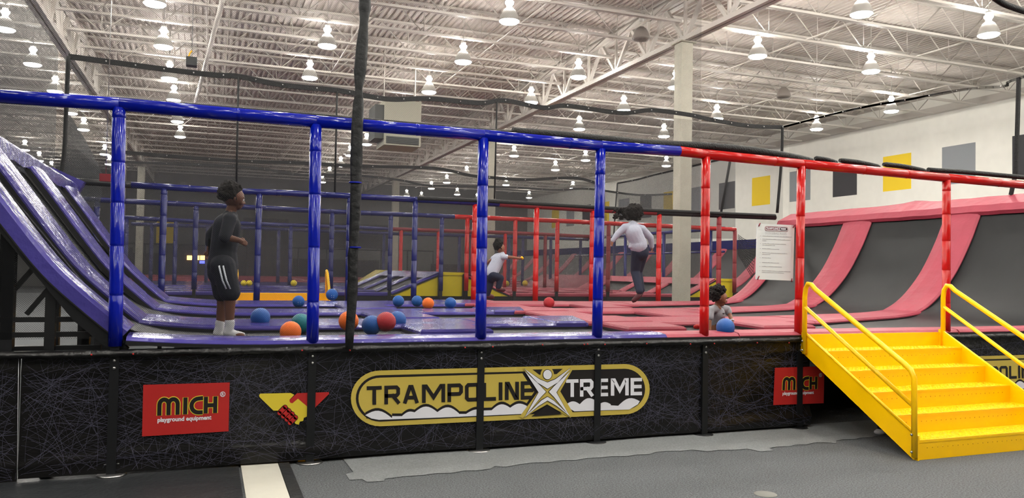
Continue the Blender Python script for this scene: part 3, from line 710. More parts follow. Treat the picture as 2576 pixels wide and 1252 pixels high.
# MICH signs
def text_obj(s, size, fn, name, mt, parent, bold=0):
    cu = bpy.data.curves.new(name, 'FONT'); cu.body = s; cu.size = size; cu.offset = bold; cu.resolution_u = 3
    o = bpy.data.objects.new(name, cu); COL.objects.link(o); dg = bpy.context.evaluated_depsgraph_get(); me = bpy.data.meshes.new_from_object(o.evaluated_get(dg))
    bpy.data.objects.remove(o); bpy.data.curves.remove(cu)
    off = root_loc(parent)
    for v in me.vertices: v.co = fn(v.co.x, v.co.y)-off
    me.materials.clear(); me.materials.append(mt); return link(name, me, parent)
def mich(corners, parent, nm):
    """corners: photo pixels TL TR BR BL of the red field"""
    c = [aY(*p, YS) for p in corners]
    def at(u, v, k): p = (c[0].lerp(c[1], u)).lerp(c[3].lerp(c[2], u), v); return Vector((p.x, YS+.012-k*.0012, p.z))
    lg = bpy.data.objects.new('printed_maker_sign', None); COL.objects.link(lg); lg.parent = parent
    b = B(); b.face([at(0,0,0), at(1,0,0), at(1,1,0), at(0,1,0)]); b.done('sign_field', M['pred'], lg)
    A = Art(None); A.P = lambda x, y, k: at(x, y, k)
    AS = 1.72  # width to height of the field, keeps strokes even
    def arcs(cx, cy, rx, ry, a0, a1, n=10): return [(cx+rx*math.cos(lerp(a0, a1, i/n)), cy-ry*math.sin(lerp(a0, a1, i/n))) for i in range(n+1)]
    PI = math.pi; yb, yt = .60, .27
    Ls = [[(.188,yb),(.188,.40)]+arcs(.240,.40,.052,.10,PI,0)+[(.292,yb)], arcs(.344,.40,.052,.10,PI*.93,0)+[(.396,yb)],
          [(.484,yb),(.484,.285)], [(.682,.30)]+arcs(.640,.445,.085,.14,PI*.5,PI*1.5)+[(.682,.585)], [(.722,yb),(.722,.285)], [(.834,yb),(.834,.285)], [(.722,.45),(.834,.45)]]
    A2 = lambda L_, wd, mt, k: stroke_uv(A, L_, wd, mt, k, lg, AS)
    A2(Ls, .066, M['pyel'], 1); A2(Ls, .048, M['ink'], 2)
    text_obj('playground equipment', .115, lambda x, y: at(.168+x*.60, .735-y*1.02, 2), 'printed_words', M['white'], lg, .004)
    A2([arcs(.92,.235,.028,.048,0,2*PI,16)], .008, M['white'], 2)
    text_obj('R', .08, lambda x, y: at(.905+x*.6, .262-y, 2), 'printed_words', M['white'], lg, .002)
    return lg
def stroke_uv(A, L_, wd, mt, k, parent, AS):
    # work in units of sign width so the strokes keep one thickness
    L2 = [[(x, y/AS) for x, y in pl] for pl in L_]
    oldP = A.P; A.P = lambda x, y, kk: oldP(x, y*AS, kk); A.strokes(L2, wd, mt, k, parent, 'printed_letters', cap=wd*.12); A.P = oldP
mich([(360,968),(578,962),(575,1085),(357,1098)], bm_, 'a')
mich([(1951,925),(2076,921),(2074,1014),(1947,1019)], bm_, 'b')
# handshake emblem
A = Art(zm(340, 940, 520/2576)); hs = bpy.data.objects.new('printed_emblem', None); COL.objects.link(hs); hs.parent = bm_
A.poly([(1545,265),(1560,248),(1940,240),(1985,262),(1925,325),(1930,350),(1960,368),(2030,310),(2160,420),(2155,500),(2140,535),(2105,550),(2095,590),(2055,595),(2040,635),(2000,625),(1990,610),(2030,545),(1975,480),(1880,395),(1840,400),(1780,460),(1725,460),(1550,290)], M['pyel'], 1, hs)
A.poly([(2020,242),(2415,228),(2420,250),(2220,445),(2160,420),(2030,308),(1965,365),(1940,365),(1925,345),(1928,325)], M['pred'], 2, hs)
for (x0, y0, x1, y1) in ((1800,490,1870,418),(1845,530,1915,460),(1890,570,1958,500),(1930,612,2000,545)):
    A.strokes([[(x0, y0), (x1, y1)]], 66, M['ink'], 3, hs, 'printed_shape', rnd=True); A.strokes([[(x0, y0), (x1, y1)]], 52, M['pred'], 4, hs, 'printed_shape', rnd=True)

# ---------------------------------------------------------------- stairs
st = thing('yellow_stairs', 'bright yellow steel stairs with twin handrails leading up to the red court', 'stairs', (7.3, 6.2, 0))
XA, XB2 = 6.19, 8.26; Y0, Y1_, N = 5.48, 6.96, 6; rh = 1.07/N; rd = (Y1_-Y0)/(N-1)
for i in range(N):
    y = Y0+rd*i; z0 = rh*i; z1 = rh*(i+1)
    if i == N-1: 
        b = B(); b.box((XA+.02, Y1_, z0-.02), (XB2-.02, Y1_+.012, z1-.02)); b.done('riser', M['yel'], st); continue
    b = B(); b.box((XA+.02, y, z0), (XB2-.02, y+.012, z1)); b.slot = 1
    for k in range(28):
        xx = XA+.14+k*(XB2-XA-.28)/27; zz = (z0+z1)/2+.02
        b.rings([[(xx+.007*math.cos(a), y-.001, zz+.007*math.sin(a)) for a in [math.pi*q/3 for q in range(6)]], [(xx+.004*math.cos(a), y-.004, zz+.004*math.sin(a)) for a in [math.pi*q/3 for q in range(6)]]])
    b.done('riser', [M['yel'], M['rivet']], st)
    b = B(); b.box((XA+.02, y-.004, z1-.02), (XB2-.02, y+rd+.012, z1))
    # raised grip dimples
    nx = 34
    for r_ in range(4):
        for k in range(nx):
            xx = XA+.12+k*(XB2-XA-.24)/(nx-1); yy = y+.06+r_*.055
            b.lathe([(.016, z1-.001), (.010, z1+.006)], (xx, yy, 0), 6)
    b.done('tread', M['yel'], st)
for xx, s_ in ((XA, 1), (XB2, -1)):
    b = B(); x0, x1 = (xx, xx+.02) if s_ > 0 else (xx-.02, xx)
    prof = [(Y0-.02, 0), (Y0+.16, 0), (Y1_+.02, .83), (Y1_+.02, 1.085), (Y1_-.02, 1.085), (Y0-.02, .21)]
    if s_ > 0: prof = [(Y0-.02, 0), (Y0+.03, 0), (Y1_+.05, .86), (Y1_+.05, 1.07), (Y1_-.02, 1.07), (Y0-.02, .23)]
    b.rings([[(x0, y, z) for y, z in prof], [(x1, y, z) for y, z in prof]], smooth=False)
    b.tube([(xx, Y0, .235), (xx, Y1_, 1.08)], .014, n=8)
    b.done('stringer', M['yel'], st)
def hrail(x, tops, name, mid, low):
    b = B(); b.tube(tops, .027, 12); b.tube(mid, .022, 10); o = b.done('handrail', M['yel'], st)
    b = B()
    for z in low: b.sphere(Vector(z), .013, 8)
    b.done('bolt', M['steel'], o)
xl = XA-.02
T0 = aX(2026, 880, xl); yp = T0.y; zt = aX(2040, 716, xl).z
def arcp(x, yA, zt, ye, ze):
    r = .09
    pts = [(x, yA, .84), (x, yA, zt-.16), (x, yA-.012, zt-.07), (x, yA-.05, zt-.012), (x, yA-.10, zt-.02), (x, yA-.16, zt-.07)]
    return pts
zt = 1.625
yp = 6.93
E1 = aX(2303, 937, xl); 
pts = arcp(xl, yp, zt, 0, 0)+[(xl, 5.60, .885), (xl, 5.52, .83), (xl, 5.485, .76), (xl, 5.48, .03)]
hrail(xl, pts, 'l', [(xl, yp, 1.36), (xl, 5.49, .50)], [(xl-.03, 5.485, .08), (xl-.03, 5.485, .24), (xl-.03, yp, .88), (xl-.03, yp, .98)])
xr = XB2-.0; pts = [(xr, p[1], p[2]) for p in pts]
hrail(xr, pts, 'r', [(xr, yp, 1.36), (xr, 5.49, .50)], [(xr-.03, 5.485, .24)])
# shoe of someone behind the stairs
b = B(); p = aZ(2215, 1094, .0); b.sphere(p+Vector((0, 0, .035)), .05, 12, (1.6, 1.0, .7)); b.slot = 1; b.sphere(p+Vector((.02, 0, .085)), .045, 12, (1.2, .9, 1.0))
tag(b.done('sneaker', [M['white'], M['sbk']]), 'black sneaker with white sole showing under the stairs', 'shoe')

# ---------------------------------------------------------------- rules sign
c = [aY(1905,562,7.14), aY(1999,566,7.14), aY(1995,706,7.14), aY(1902,702,7.14)]
def sg(u, v, k=0): p = c[0].lerp(c[1], u).lerp(c[3].lerp(c[2], u), v); return Vector((p.x, 7.14-k*.001, p.z))
b = B(); b.rings([[sg(0,0,0), sg(1,0,0), sg(1,1,0), sg(0,1,0)], [q+Vector((0, .012, 0)) for q in (sg(0,0), sg(1,0), sg(1,1), sg(0,1))]], smooth=False)
sgn = b.done('rules_sign', M['paper'], None, ('white dodgeball rules board tied to the net beside a red post', 'sign'))
def rrect(u0, v0, u1, v1, r, k, mt, nm='printed_shape'):
    b = B(); pts = []
    rv = r*.68
    for cx, cy, a0 in ((u1-r, v0+rv, -90), (u1-r, v1-rv, 0), (u0+r, v1-rv, 90), (u0+r, v0+rv, 180)):
        for i in range(7): a = math.radians(a0+15*i); pts.append(sg(cx+r*math.cos(a), cy+rv*math.sin(a), k))
    b.poly(pts); b.done(nm, mt, sgn)
rrect(.20, .04, .82, .125, .05, 2, M['maroon']); rrect(.21, .047, .81, .118, .045, 3, M['paper']); rrect(.22, .052, .60, .105, .04, 4, M['maroon']); rrect(.58, .052, .80, .105, .04, 4, M['ink'])
text_obj('TRAMPOLINE', .07, lambda x, y: sg(.225+x*.76, .095-y*.72, 6), 'printed_words', M['white'], sgn, .003)
text_obj('TREME', .062, lambda x, y: sg(.615+x*.76, .093-y*.7, 6), 'printed_words', M['white'], sgn, .003)
text_obj('X', .10, lambda x, y: sg(.545+x*.9, .105-y*.75, 7), 'printed_words', M['white'], sgn, .002)
text_obj('DODGEBALL RULES', .085, lambda x, y: sg(.21+x*.77, .185-y*.72, 2), 'printed_words', M['ptxt'], sgn, -.001)
rnd = random.Random(4)
for v, us, num in ((.218,.93,1),(.275,.90,1),(.305,.25,0),(.355,.78,1),(.383,.48,0),(.447,.60,1),(.520,.82,1),(.548,.36,0),(.612,.38,1),(.695,.60,1),(.765,.68,1),(.842,.92,1),(.872,.74,0)):
    if num: b = B(); b.face([sg(.085,v-.004,2), sg(.10,v-.004,2), sg(.10,v+.006,2), sg(.085,v+.006,2)]); b.done('printed_number', M['ptxt'], sgn)
    b = B(); u = .14; up_, lo_ = [], []
    while u < us:
        wl = rnd.uniform(.012, .045); e = min(us, u+wl); h_ = rnd.choice([.0035, .005, .0065])
        up_ += [(u, v-h_), (e, v-h_)]; lo_ += [(u, v+.0045), (e, v+.0045)]; u = e+.0001
    for q in range(0, len(up_)-1):
        pa, pb, pc, pd = up_[q], up_[q+1], lo_[q+1], lo_[q]
        b.face([sg(*pa, 2), sg(*pb, 2), sg(*pc, 2), sg(*pd, 2)])
    bmesh.ops.remove_doubles(b.b, verts=b.b.verts[:], dist=.00001)
    b.done('printed_line', M['ptxt'], sgn)
for u, v, du, dv in ((.04,.0,-.0,.05),(.96,.0,0,.05),(.04,.95,0,.06),(.93,.97,.03,.05)):
    b = B(); b.tube([sg(u+.03, v-.01, 6), sg(u-.01+du, v+dv, 6)], .006, 6); b.done('red_tie', M['maroon'], sgn)
# ---------------------------------------------------------------- back fences
def fence(name, Y, pts, color_of, posts, zbot, r, label, group=None, railr=None):
    """pts: photo pixels of the rail; posts: (pixel x, colour); every rail section and post its own part"""
    t = thing(name, label, 'fence', (aY(*pts[0][0], Y).x, Y, 0), group)
    R_ = [(aY(*p, Y), c) for p, c in pts]
    for i in range(len(R_)-1):
        b = B(); rail_pad(b, R_[i][0], R_[i+1][0], railr or r*1.05, 10, seed=i+5); b.done('rail_pad', M[R_[i][1]], t)
    for i, (px, c) in enumerate(posts):
        p = aY(px, 650, Y)
        zt = 2.9
        for k in range(len(R_)-1):
            if R_[k][0].x <= p.x <= R_[k+1][0].x: zt = lerp(R_[k][0].z, R_[k+1][0].z, (p.x-R_[k][0].x)/(R_[k+1][0].x-R_[k][0].x))-.03
        b = B(); post_pad(b, p.x, Y, zbot, zt, r, 10, seed=i); pp = b.done('post_pad', M[c], t)
        b = B(); b.tube([(p.x, Y, 0), (p.x, Y, zbot+.02)], r*.6, square=True); b.done('post_leg', M['black'], t)
    return t
fA = fence('padded_fence', 14.62, [((130,452),'black'),((330,465),'dblue'),((560,479),'dblue'),((820,490),'dblue'),((1043,502),'dblue'),((1255,513),'rlace'),((1490,527),'rlace'),((1650,535),'black'),((1950,547),'black')],
      0, [(408,'dblue'),(648,'dblue'),(877,'dblue'),(1042,'dblue'),(1193,'red'),(1348,'red'),(1489,'red'),(1657,'red'),(1808,'rlace')], 1.06, .055, 'padded fence of blue then red posts along the back edge of the dodgeball court')
b = B(); b.tube(sub([aY(1050,499,14.58), aY(1250,507,14.58), aY(1500,522,14.58), aY(1700,532,14.58), aY(1950,543,14.58)], 3), .042, 8); b.done('net_sleeve', M['rope'], fA)
fB = fence('padded_fence', 18.0, [((190,500),'dblue'),((560,518),'dblue'),((833,532),'dblue'),((1143,545),'red'),((1400,555),'red'),((1620,566),'red'),((1850,577),'red')],
      0, [(240,'dblue'),(490,'dblue'),(833,'dblue'),(981,'dblue'),(1110,'dblue'),(1174,'red'),(1295,'red'),(1401,'red'),(1530,'rlace'),(1848,'rlace')], 1.2, .055, 'second padded fence standing along the front of the court behind the dodgeball court')
fC = fence('padded_fence', 24.6, [((310,547),'dblue'),((560,560),'dblue'),((840,570),'dblue'),((985,576),'rlace'),((1300,586),'rlace'),((1490,595),'rlace')],
      0, [(316,'dblue'),(440,'dblue'),(730,'dblue'),(1008,'red'),(1102,'red'),(1188,'red'),(1270,'red'),(1371,'rlace')], 1.1, .06, 'third padded fence in the hall with dark blue and dull red posts')
fD = fence('padded_fence', 28.5, [((330,563),'dblue'),((560,571),'dblue'),((780,580),'dblue'),((1000,588),'dblue'),((1250,595),'dblue'),((1480,602),'dblue')],
      0, [(380,'dblue'),(520,'dblue'),(700,'dblue'),(965,'dblue'),(1155,'dblue'),(1280,'dblue'),(1315,'dblue'),(1385,'dblue'),(1460,'dblue')], 1.1, .06, 'farthest all blue padded fence seen through the nets')
t = thing('side_fence', 'dark blue fence rising towards the camera between the far red ramp and the column', 'fence', (13.7, 24, 0))
b = B(); b.tube([(13.75, 18.7, 3.02), (13.75, 28.5, 3.02)], .055, 8); b.tube([(13.75, 18.7, 2.35), (13.75, 28.5, 2.35)], .03, 8); b.done('rail_pad', M['dblue'], t)
for px in (1545, 1573, 1670, 1730, 1787):
    d = ray(px, 650); Y = d.y*13.75/d.x; b = B(); b.tube([(13.75, Y, .2), (13.75, Y, 3.0)], .055, 8); b.done('post_pad', M['dblue'], t)
# low grey railing far behind
t = thing('guard_rail', 'thin dark guard rail running along the far grey wall', 'railing', (2, 58, 0))
b = B(); b.tube([(-8, 58, 3.1), (16, 58, 3.1)], .06, 6); b.done('rail', M['black'], t)
for x in range(-8, 17, 2): b = B(); b.tube([(x, 58, 0), (x, 58, 3.1)], .05, 6); b.done('post', M['black'], t)

# nets of the courts behind
for (Y, rp, lab) in ((18.2, [(310,383),(420,392),(600,405),(760,410),(900,418),(1090,423),(1180,441),(1230,446),(1320,452),(1450,448),(1520,470)], 'dark safety net with sagging border above the second fence'),
                     (24.9, [(310,408),(500,414),(640,422),(760,440),(870,440),(1000,452),(1070,466),(1170,468),(1300,472),(1400,478),(1480,475),(1600,490),(1690,488)], 'dark safety net with sagging border above the third fence')):
    R_ = [aY(*p, Y) for p in rp]; b = B()
    ps = R_+[Vector((R_[-1].x+.3, Y, 1.1)), Vector((R_[0].x-2, Y, 1.1)), Vector((R_[0].x-2, Y, R_[0].z))]
    b.poly(ps); o = b.done('hall_net', M['net4'], None, (lab, 'net'))
    border([p+Vector((0, -.02, 0)) for p in R_], .035, o, .8)
RS = [(1553,461),(1600,452),(1650,439),(1740,418),(1850,392)]
b = B(); b.poly([aX(x, y, 13.95) for x, y in RS]+[aX(1850,600,13.95), aX(1553,600,13.95)])
o = b.done('hall_net', netmat('side_hall_cord', (70, 72, 74), None, cover=.5), None, ('grey side net with rising border hung before the painted white wall', 'net'))
border([aX(x, y, 13.93) for x, y in RS], .03, o, .8)
b = B(); b.tube([aX(1553,461,13.9), aX(1546,560,13.9), aX(1543,610,13.9)], .03, 6); b.done('net_webbing', M['rope'], o)
b = B(); b.tube([aX(1838,396,13.9), aX(1825,470,13.9), aX(1812,545,13.9)], .04, 6); b.done('net_webbing', M['rope'], o)
b = B(); DR = [(170,278),(190,312),(214,350),(236,392),(252,425),(262,450),(250,520),(205,520),(160,470),(156,430),(166,350)]
b.poly([aY(x, y, 17.0+.1*math.sin(i)) for i, (x, y) in enumerate(DR)]); b.done('draped_net', netmat('draped_net_cord', (50, 52, 54), None, cover=.75), None, ('dark net draped in folds above the far end of the left ramp', 'net'))

# ---------------------------------------------------------------- second court with the wedge ramps
c2 = thing('trampoline_court', 'second trampoline court behind with yellow-sided wedges and blue and red pads', 'trampoline', (5, 21, 0))
b = B(); b.box((-2.4, 18.15, 0), (14.0, 18.2, 1.06)); b.done('skirt', M['under'], c2)
b = B(); b.box((-2.4, 18.2, .9), (4.0, 24.4, 1.06)); b.box((7.0, 18.2, .9), (12.1, 24.4, 1.06)); b.done('bed', M['bed'], c2)
def p2(x0, x1, y0, y1, mt, z=1.15):
    b = B(); b.box((x0, y0, z-.09), (x1, y1, z)); bmesh.ops.bevel(b.b, geom=b.b.edges, offset=.02, segments=1, affect='EDGES'); b.done('pad', M[mt], c2)
for y0, y1 in ((18.12, 18.5), (19.9, 20.5), (21.8, 22.4), (23.7, 24.4)):
    p2(-2.4, 3.98, y0, y1, 'bpad'); p2(7.02, 12.08, y0, y1, 'rpad')
for x in (-.6, 1.2, 2.9): p2(x, x+.4, 18.5, 23.7, 'bpad', 1.14)
for x in (8.2, 9.6, 10.9): p2(x, x+.4, 18.5, 23.7, 'rpad', 1.14)
def wedge(name, label, xz, mts, cat='ramp', ybk=24.2):
    """xz profile; mts: material key of each top segment"""
    t = thing(name, label, cat, (xz[1][0], 20, 1.06))
    zb = 1.09
    b = B(); b.poly([(x, 18.12, z-.06) for x, z in xz]+[(xz[-1][0], 18.12, zb-.02), (xz[0][0], 18.12, zb-.02)])
    b.poly([(x, ybk, z-.06) for x, z in xz]+[(xz[-1][0], ybk, zb-.02), (xz[0][0], ybk, zb-.02)]); b.done('side_panel', M['yelv'], t)
    for i, mt in enumerate(mts):
        (xa, za), (xb, zc) = xz[i], xz[i+1]
        if mt == 'yelv':
            b = B(); b.box((xa, 18.1, za-.07), (xb, ybk, za)); b.done('platform', M['yelv'], t); continue
        b = B(); b.face([(xa,18.1,za-.07),(xb,18.1,zc-.07),(xb,ybk,zc-.07),(xa,ybk,za-.07)]); b.done('bed', M['bed'], t)
        for y0, y1 in ((18.1, 18.45), (19.9, 20.3), (21.6, 22.0), (23.6, ybk)):
            pad([(lerp(xa, xb, k/4), (y0+y1)/2, lerp(za, zc, k/4)) for k in range(5)], (0, 1, 0), (y1-y0)/2, .08, 'strip_pad', M[mt], t)
        tx, tz = (xb, zc) if zc > za else (xa, za); sx = -1 if zc > za else 1
        b = B(); sl = (zc-za)/(xb-xa); b.face([(tx,18.1,tz+.01),(tx,ybk,tz+.01),(tx+sx*.35,ybk,tz+.01+sl*sx*.35),(tx+sx*.35,18.1,tz+.01+sl*sx*.35)]); b.done('top_pad', M[mt], t)
    return t
w1 = wedge('wedge_ramp', 'wedge mound with yellow sides, blue slope on the left and red slope on the right', [(4.0,1.15),(5.17,1.64),(5.77,1.64),(6.99,1.13)], ['bpad', 'yelv', 'rpad'])
for x in (5.17, 5.78):
    b = B(); b.box((x-.05, 18.05, 0), (x+.05, 18.11, 1.6)); b.done('post_leg', M['black'], w1)
w2 = wedge('wedge_ramp', 'wedge with yellow side and red slope beside the square column', [(12.1,1.13),(13.02,1.58),(13.65,1.58)], ['rpad', 'yelv'], ybk=30)
# courts further back
def deck(name, label, rects):
    t = thing(name, label, 'trampoline', (rects[0][0], rects[0][2], 0))
    for x0, x1, y0, y1, mt in rects:
        b = B(); b.box((x0, y0, .9), (x1, y1, 1.06)); b.done('bed', M['bed'], t)
        for k in range(5):
            ya = lerp(y0, y1-.7, k/4); b = B(); b.box((x0, ya, 1.03), (x1, ya+.7, 1.14)); b.done('pad', M[mt], t)
        for k in range(4):
            xa = lerp(x0, x1-.5, k/3); b = B(); b.box((xa, y0, 1.03), (xa+.5, y1, 1.13)); b.done('pad', M[mt], t)
    b = B(); b.box((min(r[0] for r in rects), rects[0][2]-.05, 0), (max(r[1] for r in rects), rects[0][2]-.01, 1.05)); b.done('skirt', M['under'], t)
    return t
deck('trampoline_court', 'third trampoline court, blue pads left and red pads right, behind the third fence', [(-2.3,6.4,24.8,30.5,'bpad'),(6.9,13.4,24.8,30.5,'rpad')])
deck('trampoline_court', 'farthest red padded trampoline floor in front of the far wall', [(-3.5,8,33,49.5,'rpad'),(8.5,17,33,49.5,'rpad')])
# yellow trimmed wedge far left of the mound
b = B(); b.rings([[(4.55,25.6,1.15),(5.35,25.6,1.55),(7.0,25.6,1.55),(7.0,25.6,1.15)],[(4.8,28,1.15),(5.6,28,1.66),(8.2,28,1.62),(8.2,28,1.15)]], smooth=False)
tag(b.done('foam_wedge', M['yelv']), 'yellow foam wedge behind the blue slope of the mound', 'wedge')
# far red ramp with blue top pad
fr = thing('trampoline_ramp', 'far ramp with red strips and blue top pad along the right wall', 'ramp', (20, 40, 0))
RP = sub([(18.3,0,1.1),(18.9,0,1.35),(19.6,0,1.9),(20.2,0,2.55),(20.5,0,2.9)], 3)
b = B(); V = [[b.b.verts.new((p.x, y, p.z-.05)) for y in (24, 56)] for p in RP]
for i in range(len(RP)-1): b.b.faces.new((V[i][0], V[i+1][0], V[i+1][1], V[i][1])).smooth = True
b.done('bed', M['bed'], fr)
for k in range(11):
    y = 25+k*2.9; pad([(p.x, y, p.z) for p in RP], (0, 1, 0), .35, .08, 'strip_pad', M['rpad'], fr)
b = B(); b.box((18.2, 24, 0), (18.3, 56, 1.06)); b.done('skirt', M['under'], fr)
b = B(); b.box((20.9, 24, 0), (21.0, 56, 3.0)); b.done('back_frame', M['black'], fr)
b = B(); b.box((20.4, 24, 2.75), (20.6, 56, 3.1)); b.box((20.5, 24, 3.02), (21.3, 56, 3.14)); b.done('top_pad', M['dblue'], fr)
# small yellow stair between the two courts
ys = thing('yellow_stairs', 'small amber yellow stairs with two hand loops in the gap behind the court', 'stairs', (1.5, 17, 0))
b = B(); 
for k in range(5): b.box((.57, 16.4+.3*k, 0), (2.52, 16.7+.3*k, .31+.165*k+.165))
b.done('steps', M['oryel'], ys)
for x, px in ((.53, 596), (2.30, 826)):
    b = B(); top = aY(px-2, 677, 16.6)
    b.tube([(x, 16.0, .2), (x, 16.15, 1.2), (x, 16.5, 1.60), (x, 16.62, 1.64), (x+.02, 16.8, 1.55), (x+.14 if px > 700 else x+.03, 17.6, 1.15)], .028, 8); b.done('handrail', M['yel'], ys)

# ---------------------------------------------------------------- hall bits
t = thing('air_handler', 'beige square air unit hanging under the roof behind the near blue rail', 'air unit', (5.5, 24, 5.7))
b = B(); b.box((4.98, 24, 5.55), (6.14, 25.2, 6.98)); b.done('cabinet', M['beige'], t)
b = B(); b.box((4.70, 24.1, 5.75), (4.98, 25.1, 6.8)); b.done('side_duct', M['grille'], t)
b = B(); b.box((5.04, 23.97, 5.60), (6.08, 24.0, 5.82)); 
for k in range(4): b.box((5.08, 23.95, 5.62+k*.05), (6.04, 23.98, 5.64+k*.05))
b.done('grille', M['grille'], t)
b = B()
for x in (5.05, 6.05): b.tube([(x, 24.5, 6.95), (x, 24.5, 8.94)], .02, 5)
b.done('hanger_rod', M['joist'], t)
sp = aY(482, 156, 15); t = thing('hanging_speaker', 'small dark box hanging below the roof at the upper left', 'speaker', sp)
b = B(); b.box((sp.x-.09, 14.9, sp.z-.075), (sp.x+.09, 15.1, sp.z+.075)); b.done('box', M['black'], t)
b = B(); b.tube([sp+Vector((-.06, 0, .07)), sp+Vector((-.03, 0, .16)), sp+Vector((.0, 0, .2))], .014, 5); b.done('bracket', M['oryel'], t)
b = B(); b.tube([sp+Vector((0, 0, .18)), (sp.x, 15, 8.9)], .006, 5); b.done('cable', M['steel'], t)
hp = aY(266, 447, 14.0); t = thing('hanging_light_box', 'small dull red box hanging on a thin cable behind the leftmost blue post', 'sign', hp)
b = B(); b.box((hp.x-.085, 13.95, hp.z-.06), (hp.x+.085, 14.05, hp.z+.06)); b.done('box', M['rlace'], t)
b = B(); b.tube([hp+Vector((0, 0, .05)), (hp.x+.01, 14, 8.95)], .006, 5); b.done('cable', M['steel'], t)
# cargo net beside the right ramp
t = thing('cargo_net', 'black knotted rope net sagging between a red post and the right ramp', 'net', aY(1880, 600, 18.3))
b = B(); c4 = [(1857,590),(1904,600),(1893,700),(1857,640)]
def cq(u, v): return (aY(*c4[0], 18.3).lerp(aY(*c4[1], 18.3), u)).lerp(aY(*c4[3], 18.3).lerp(aY(*c4[2], 18.3), u), v)+Vector((0, 0, -.10*math.sin(math.pi*u)*(1-v)))
for k in range(13): b.tube([cq(k/12, j/10) for j in range(11)], .007, 4); 
for j in range(13): b.tube([cq(k/10, j/12) for k in range(11)], .007, 4)
b.done('ropes', M['rope'], t)
# arcade machines by the far wall
t = thing('arcade_machine', 'dark arcade machine with glowing orange score panels at the far left', 'arcade machine', (-1, 57, 0))
b = B(); b.box((-2.9, 56.9, 0), (3.9, 57.8, 3.0)); b.done('cabinet', M['dwall'], t)
for px in (478, 494, 511):
    p = aY(px, 648, 56.85); b = B(); b.box((p.x-.19, 56.8, p.z-.15), (p.x+.19, 56.9, p.z+.15)); b.done('screen', M['led'], t)
p = aY(510, 659, 56.85); b = B(); b.box((p.x-.2, 56.8, p.z-.09), (p.x+.2, 56.9, p.z+.09)); b.done('screen', M['ledb'], t)
b = B(); b.box((2.2, 51, 0), (4.8, 52, 3.0)); tag(b.done('partition_box', M['dwall']), 'dark partition standing on the far floor behind the yellow balls', 'partition')

# ---------------------------------------------------------------- balls
def ball(px, py, d, mt, label, tagpatch=False, R0=.1):
    zc = 2*R0*FPX/d; dz = ray(px, py).z
    if d < 40: zc = .60/(-dz+d/(2*FPX)); R0 = d*zc/(2*FPX)
    p = ray(px, py)*zc+CP
    t = thing('dodgeball', label, 'ball', p)
    b = B(); b.sphere(p, R0, 24); o = b.done('ball_skin', M[mt], t)
    if tagpatch:
        b = B(); q = [(a, e) for a, e in ((-.25,-.35),(.25,-.35),(.25,.1),(-.25,.1))]; v = (CP-p).normalized(); s_ = Vector((v.y, -v.x, 0)).normalized()*-1; u_ = v.cross(s_)*-1
        if u_.z < 0: u_ = -u_
        b.face([p+(v+s_*(a+.15)+u_*(e-.2)).normalized()*R0*1.01 for a, e in q]); b.done('printed_label', M['white'], t)
    return t
ball(751,758,30,'dbl','blue ball with white label at the back left, before the yellow panel',True)
ball(835,741,30,'dbl','blue ball with white label in front of the yellow hand loop',True)
ball(655,798,48,'dbl','bright blue ball on the row pad left of the teal ball')
ball(757,813,50,'dtl','teal ball half hidden behind the second blue post')
ball(731,834,53,'dor','orange ball at the front edge left of the second blue post')
ball(877,807,50,'dor','orange ball partly hidden by the rolled black net')
ball(935,818,50,'dbl','dark blue ball nearest the camera right of the rolled net')
ball(971,809,50,'drd','red ball between two blue balls')
ball(999,805,46,'dbl','bright blue ball behind the red ball')
ball(1002,757,29,'dbl','blue ball at the back, leftmost of the row before the mound')
ball(1049,757,28,'dbl','blue ball at the back touching the orange ball')
ball(1077,763,30,'dor','orange ball at the back of the court')
ball(1133,762,29,'dbl','blue ball at the back right of the orange one, before the red pads')
ball(1381,761,28,'drd','red ball on the red pads at the back of the court')
ball(1825,823,46,'dbl','blue ball under the hand of the toddler')
def soccer(px, py, d, label):
    dz = ray(px, py).z; zc = .56/(-dz+d/(2*FPX)); R0 = d*zc/(2*FPX); p = ray(px, py)*zc+CP; t = thing('soccer_ball', label, 'ball', p)
    b = B(); b.sphere(p, R0, 20); b.done('ball_skin', M['syl'], t)
    b = B(); ph = (1+5**.5)/2
    for v in [(0,s1,s2*ph) for s1 in (1,-1) for s2 in (1,-1)]+[(s1,s2*ph,0) for s1 in (1,-1) for s2 in (1,-1)]+[(s2*ph,0,s1) for s1 in (1,-1) for s2 in (1,-1)]:
        n = (Matrix.Rotation(.5, 3, 'Z') @ Matrix.Rotation(.6, 3, 'X') @ Vector(v)).normalized(); a = n.orthogonal().normalized(); c = n.cross(a)
        b.poly([p+(n+(a*math.cos(q)+c*math.sin(q))*.33).normalized()*R0*1.012 for q in [2*math.pi*i/5 for i in range(5)]])
    b.done('black_patch', M['sbk'], t)
soccer(613,712,15,'yellow soccer ball, left one of the touching pair behind the jumping boy'); soccer(627,712,15,'yellow soccer ball, right one of the touching pair behind the jumping boy')
soccer(739,712,16,'lone yellow soccer ball on the blue pads left of the second near post'); soccer(1274,713,14.5,'yellow soccer ball beside the running child'); soccer(1321,712,14.5,'yellow soccer ball right of a red post, away from the running child')

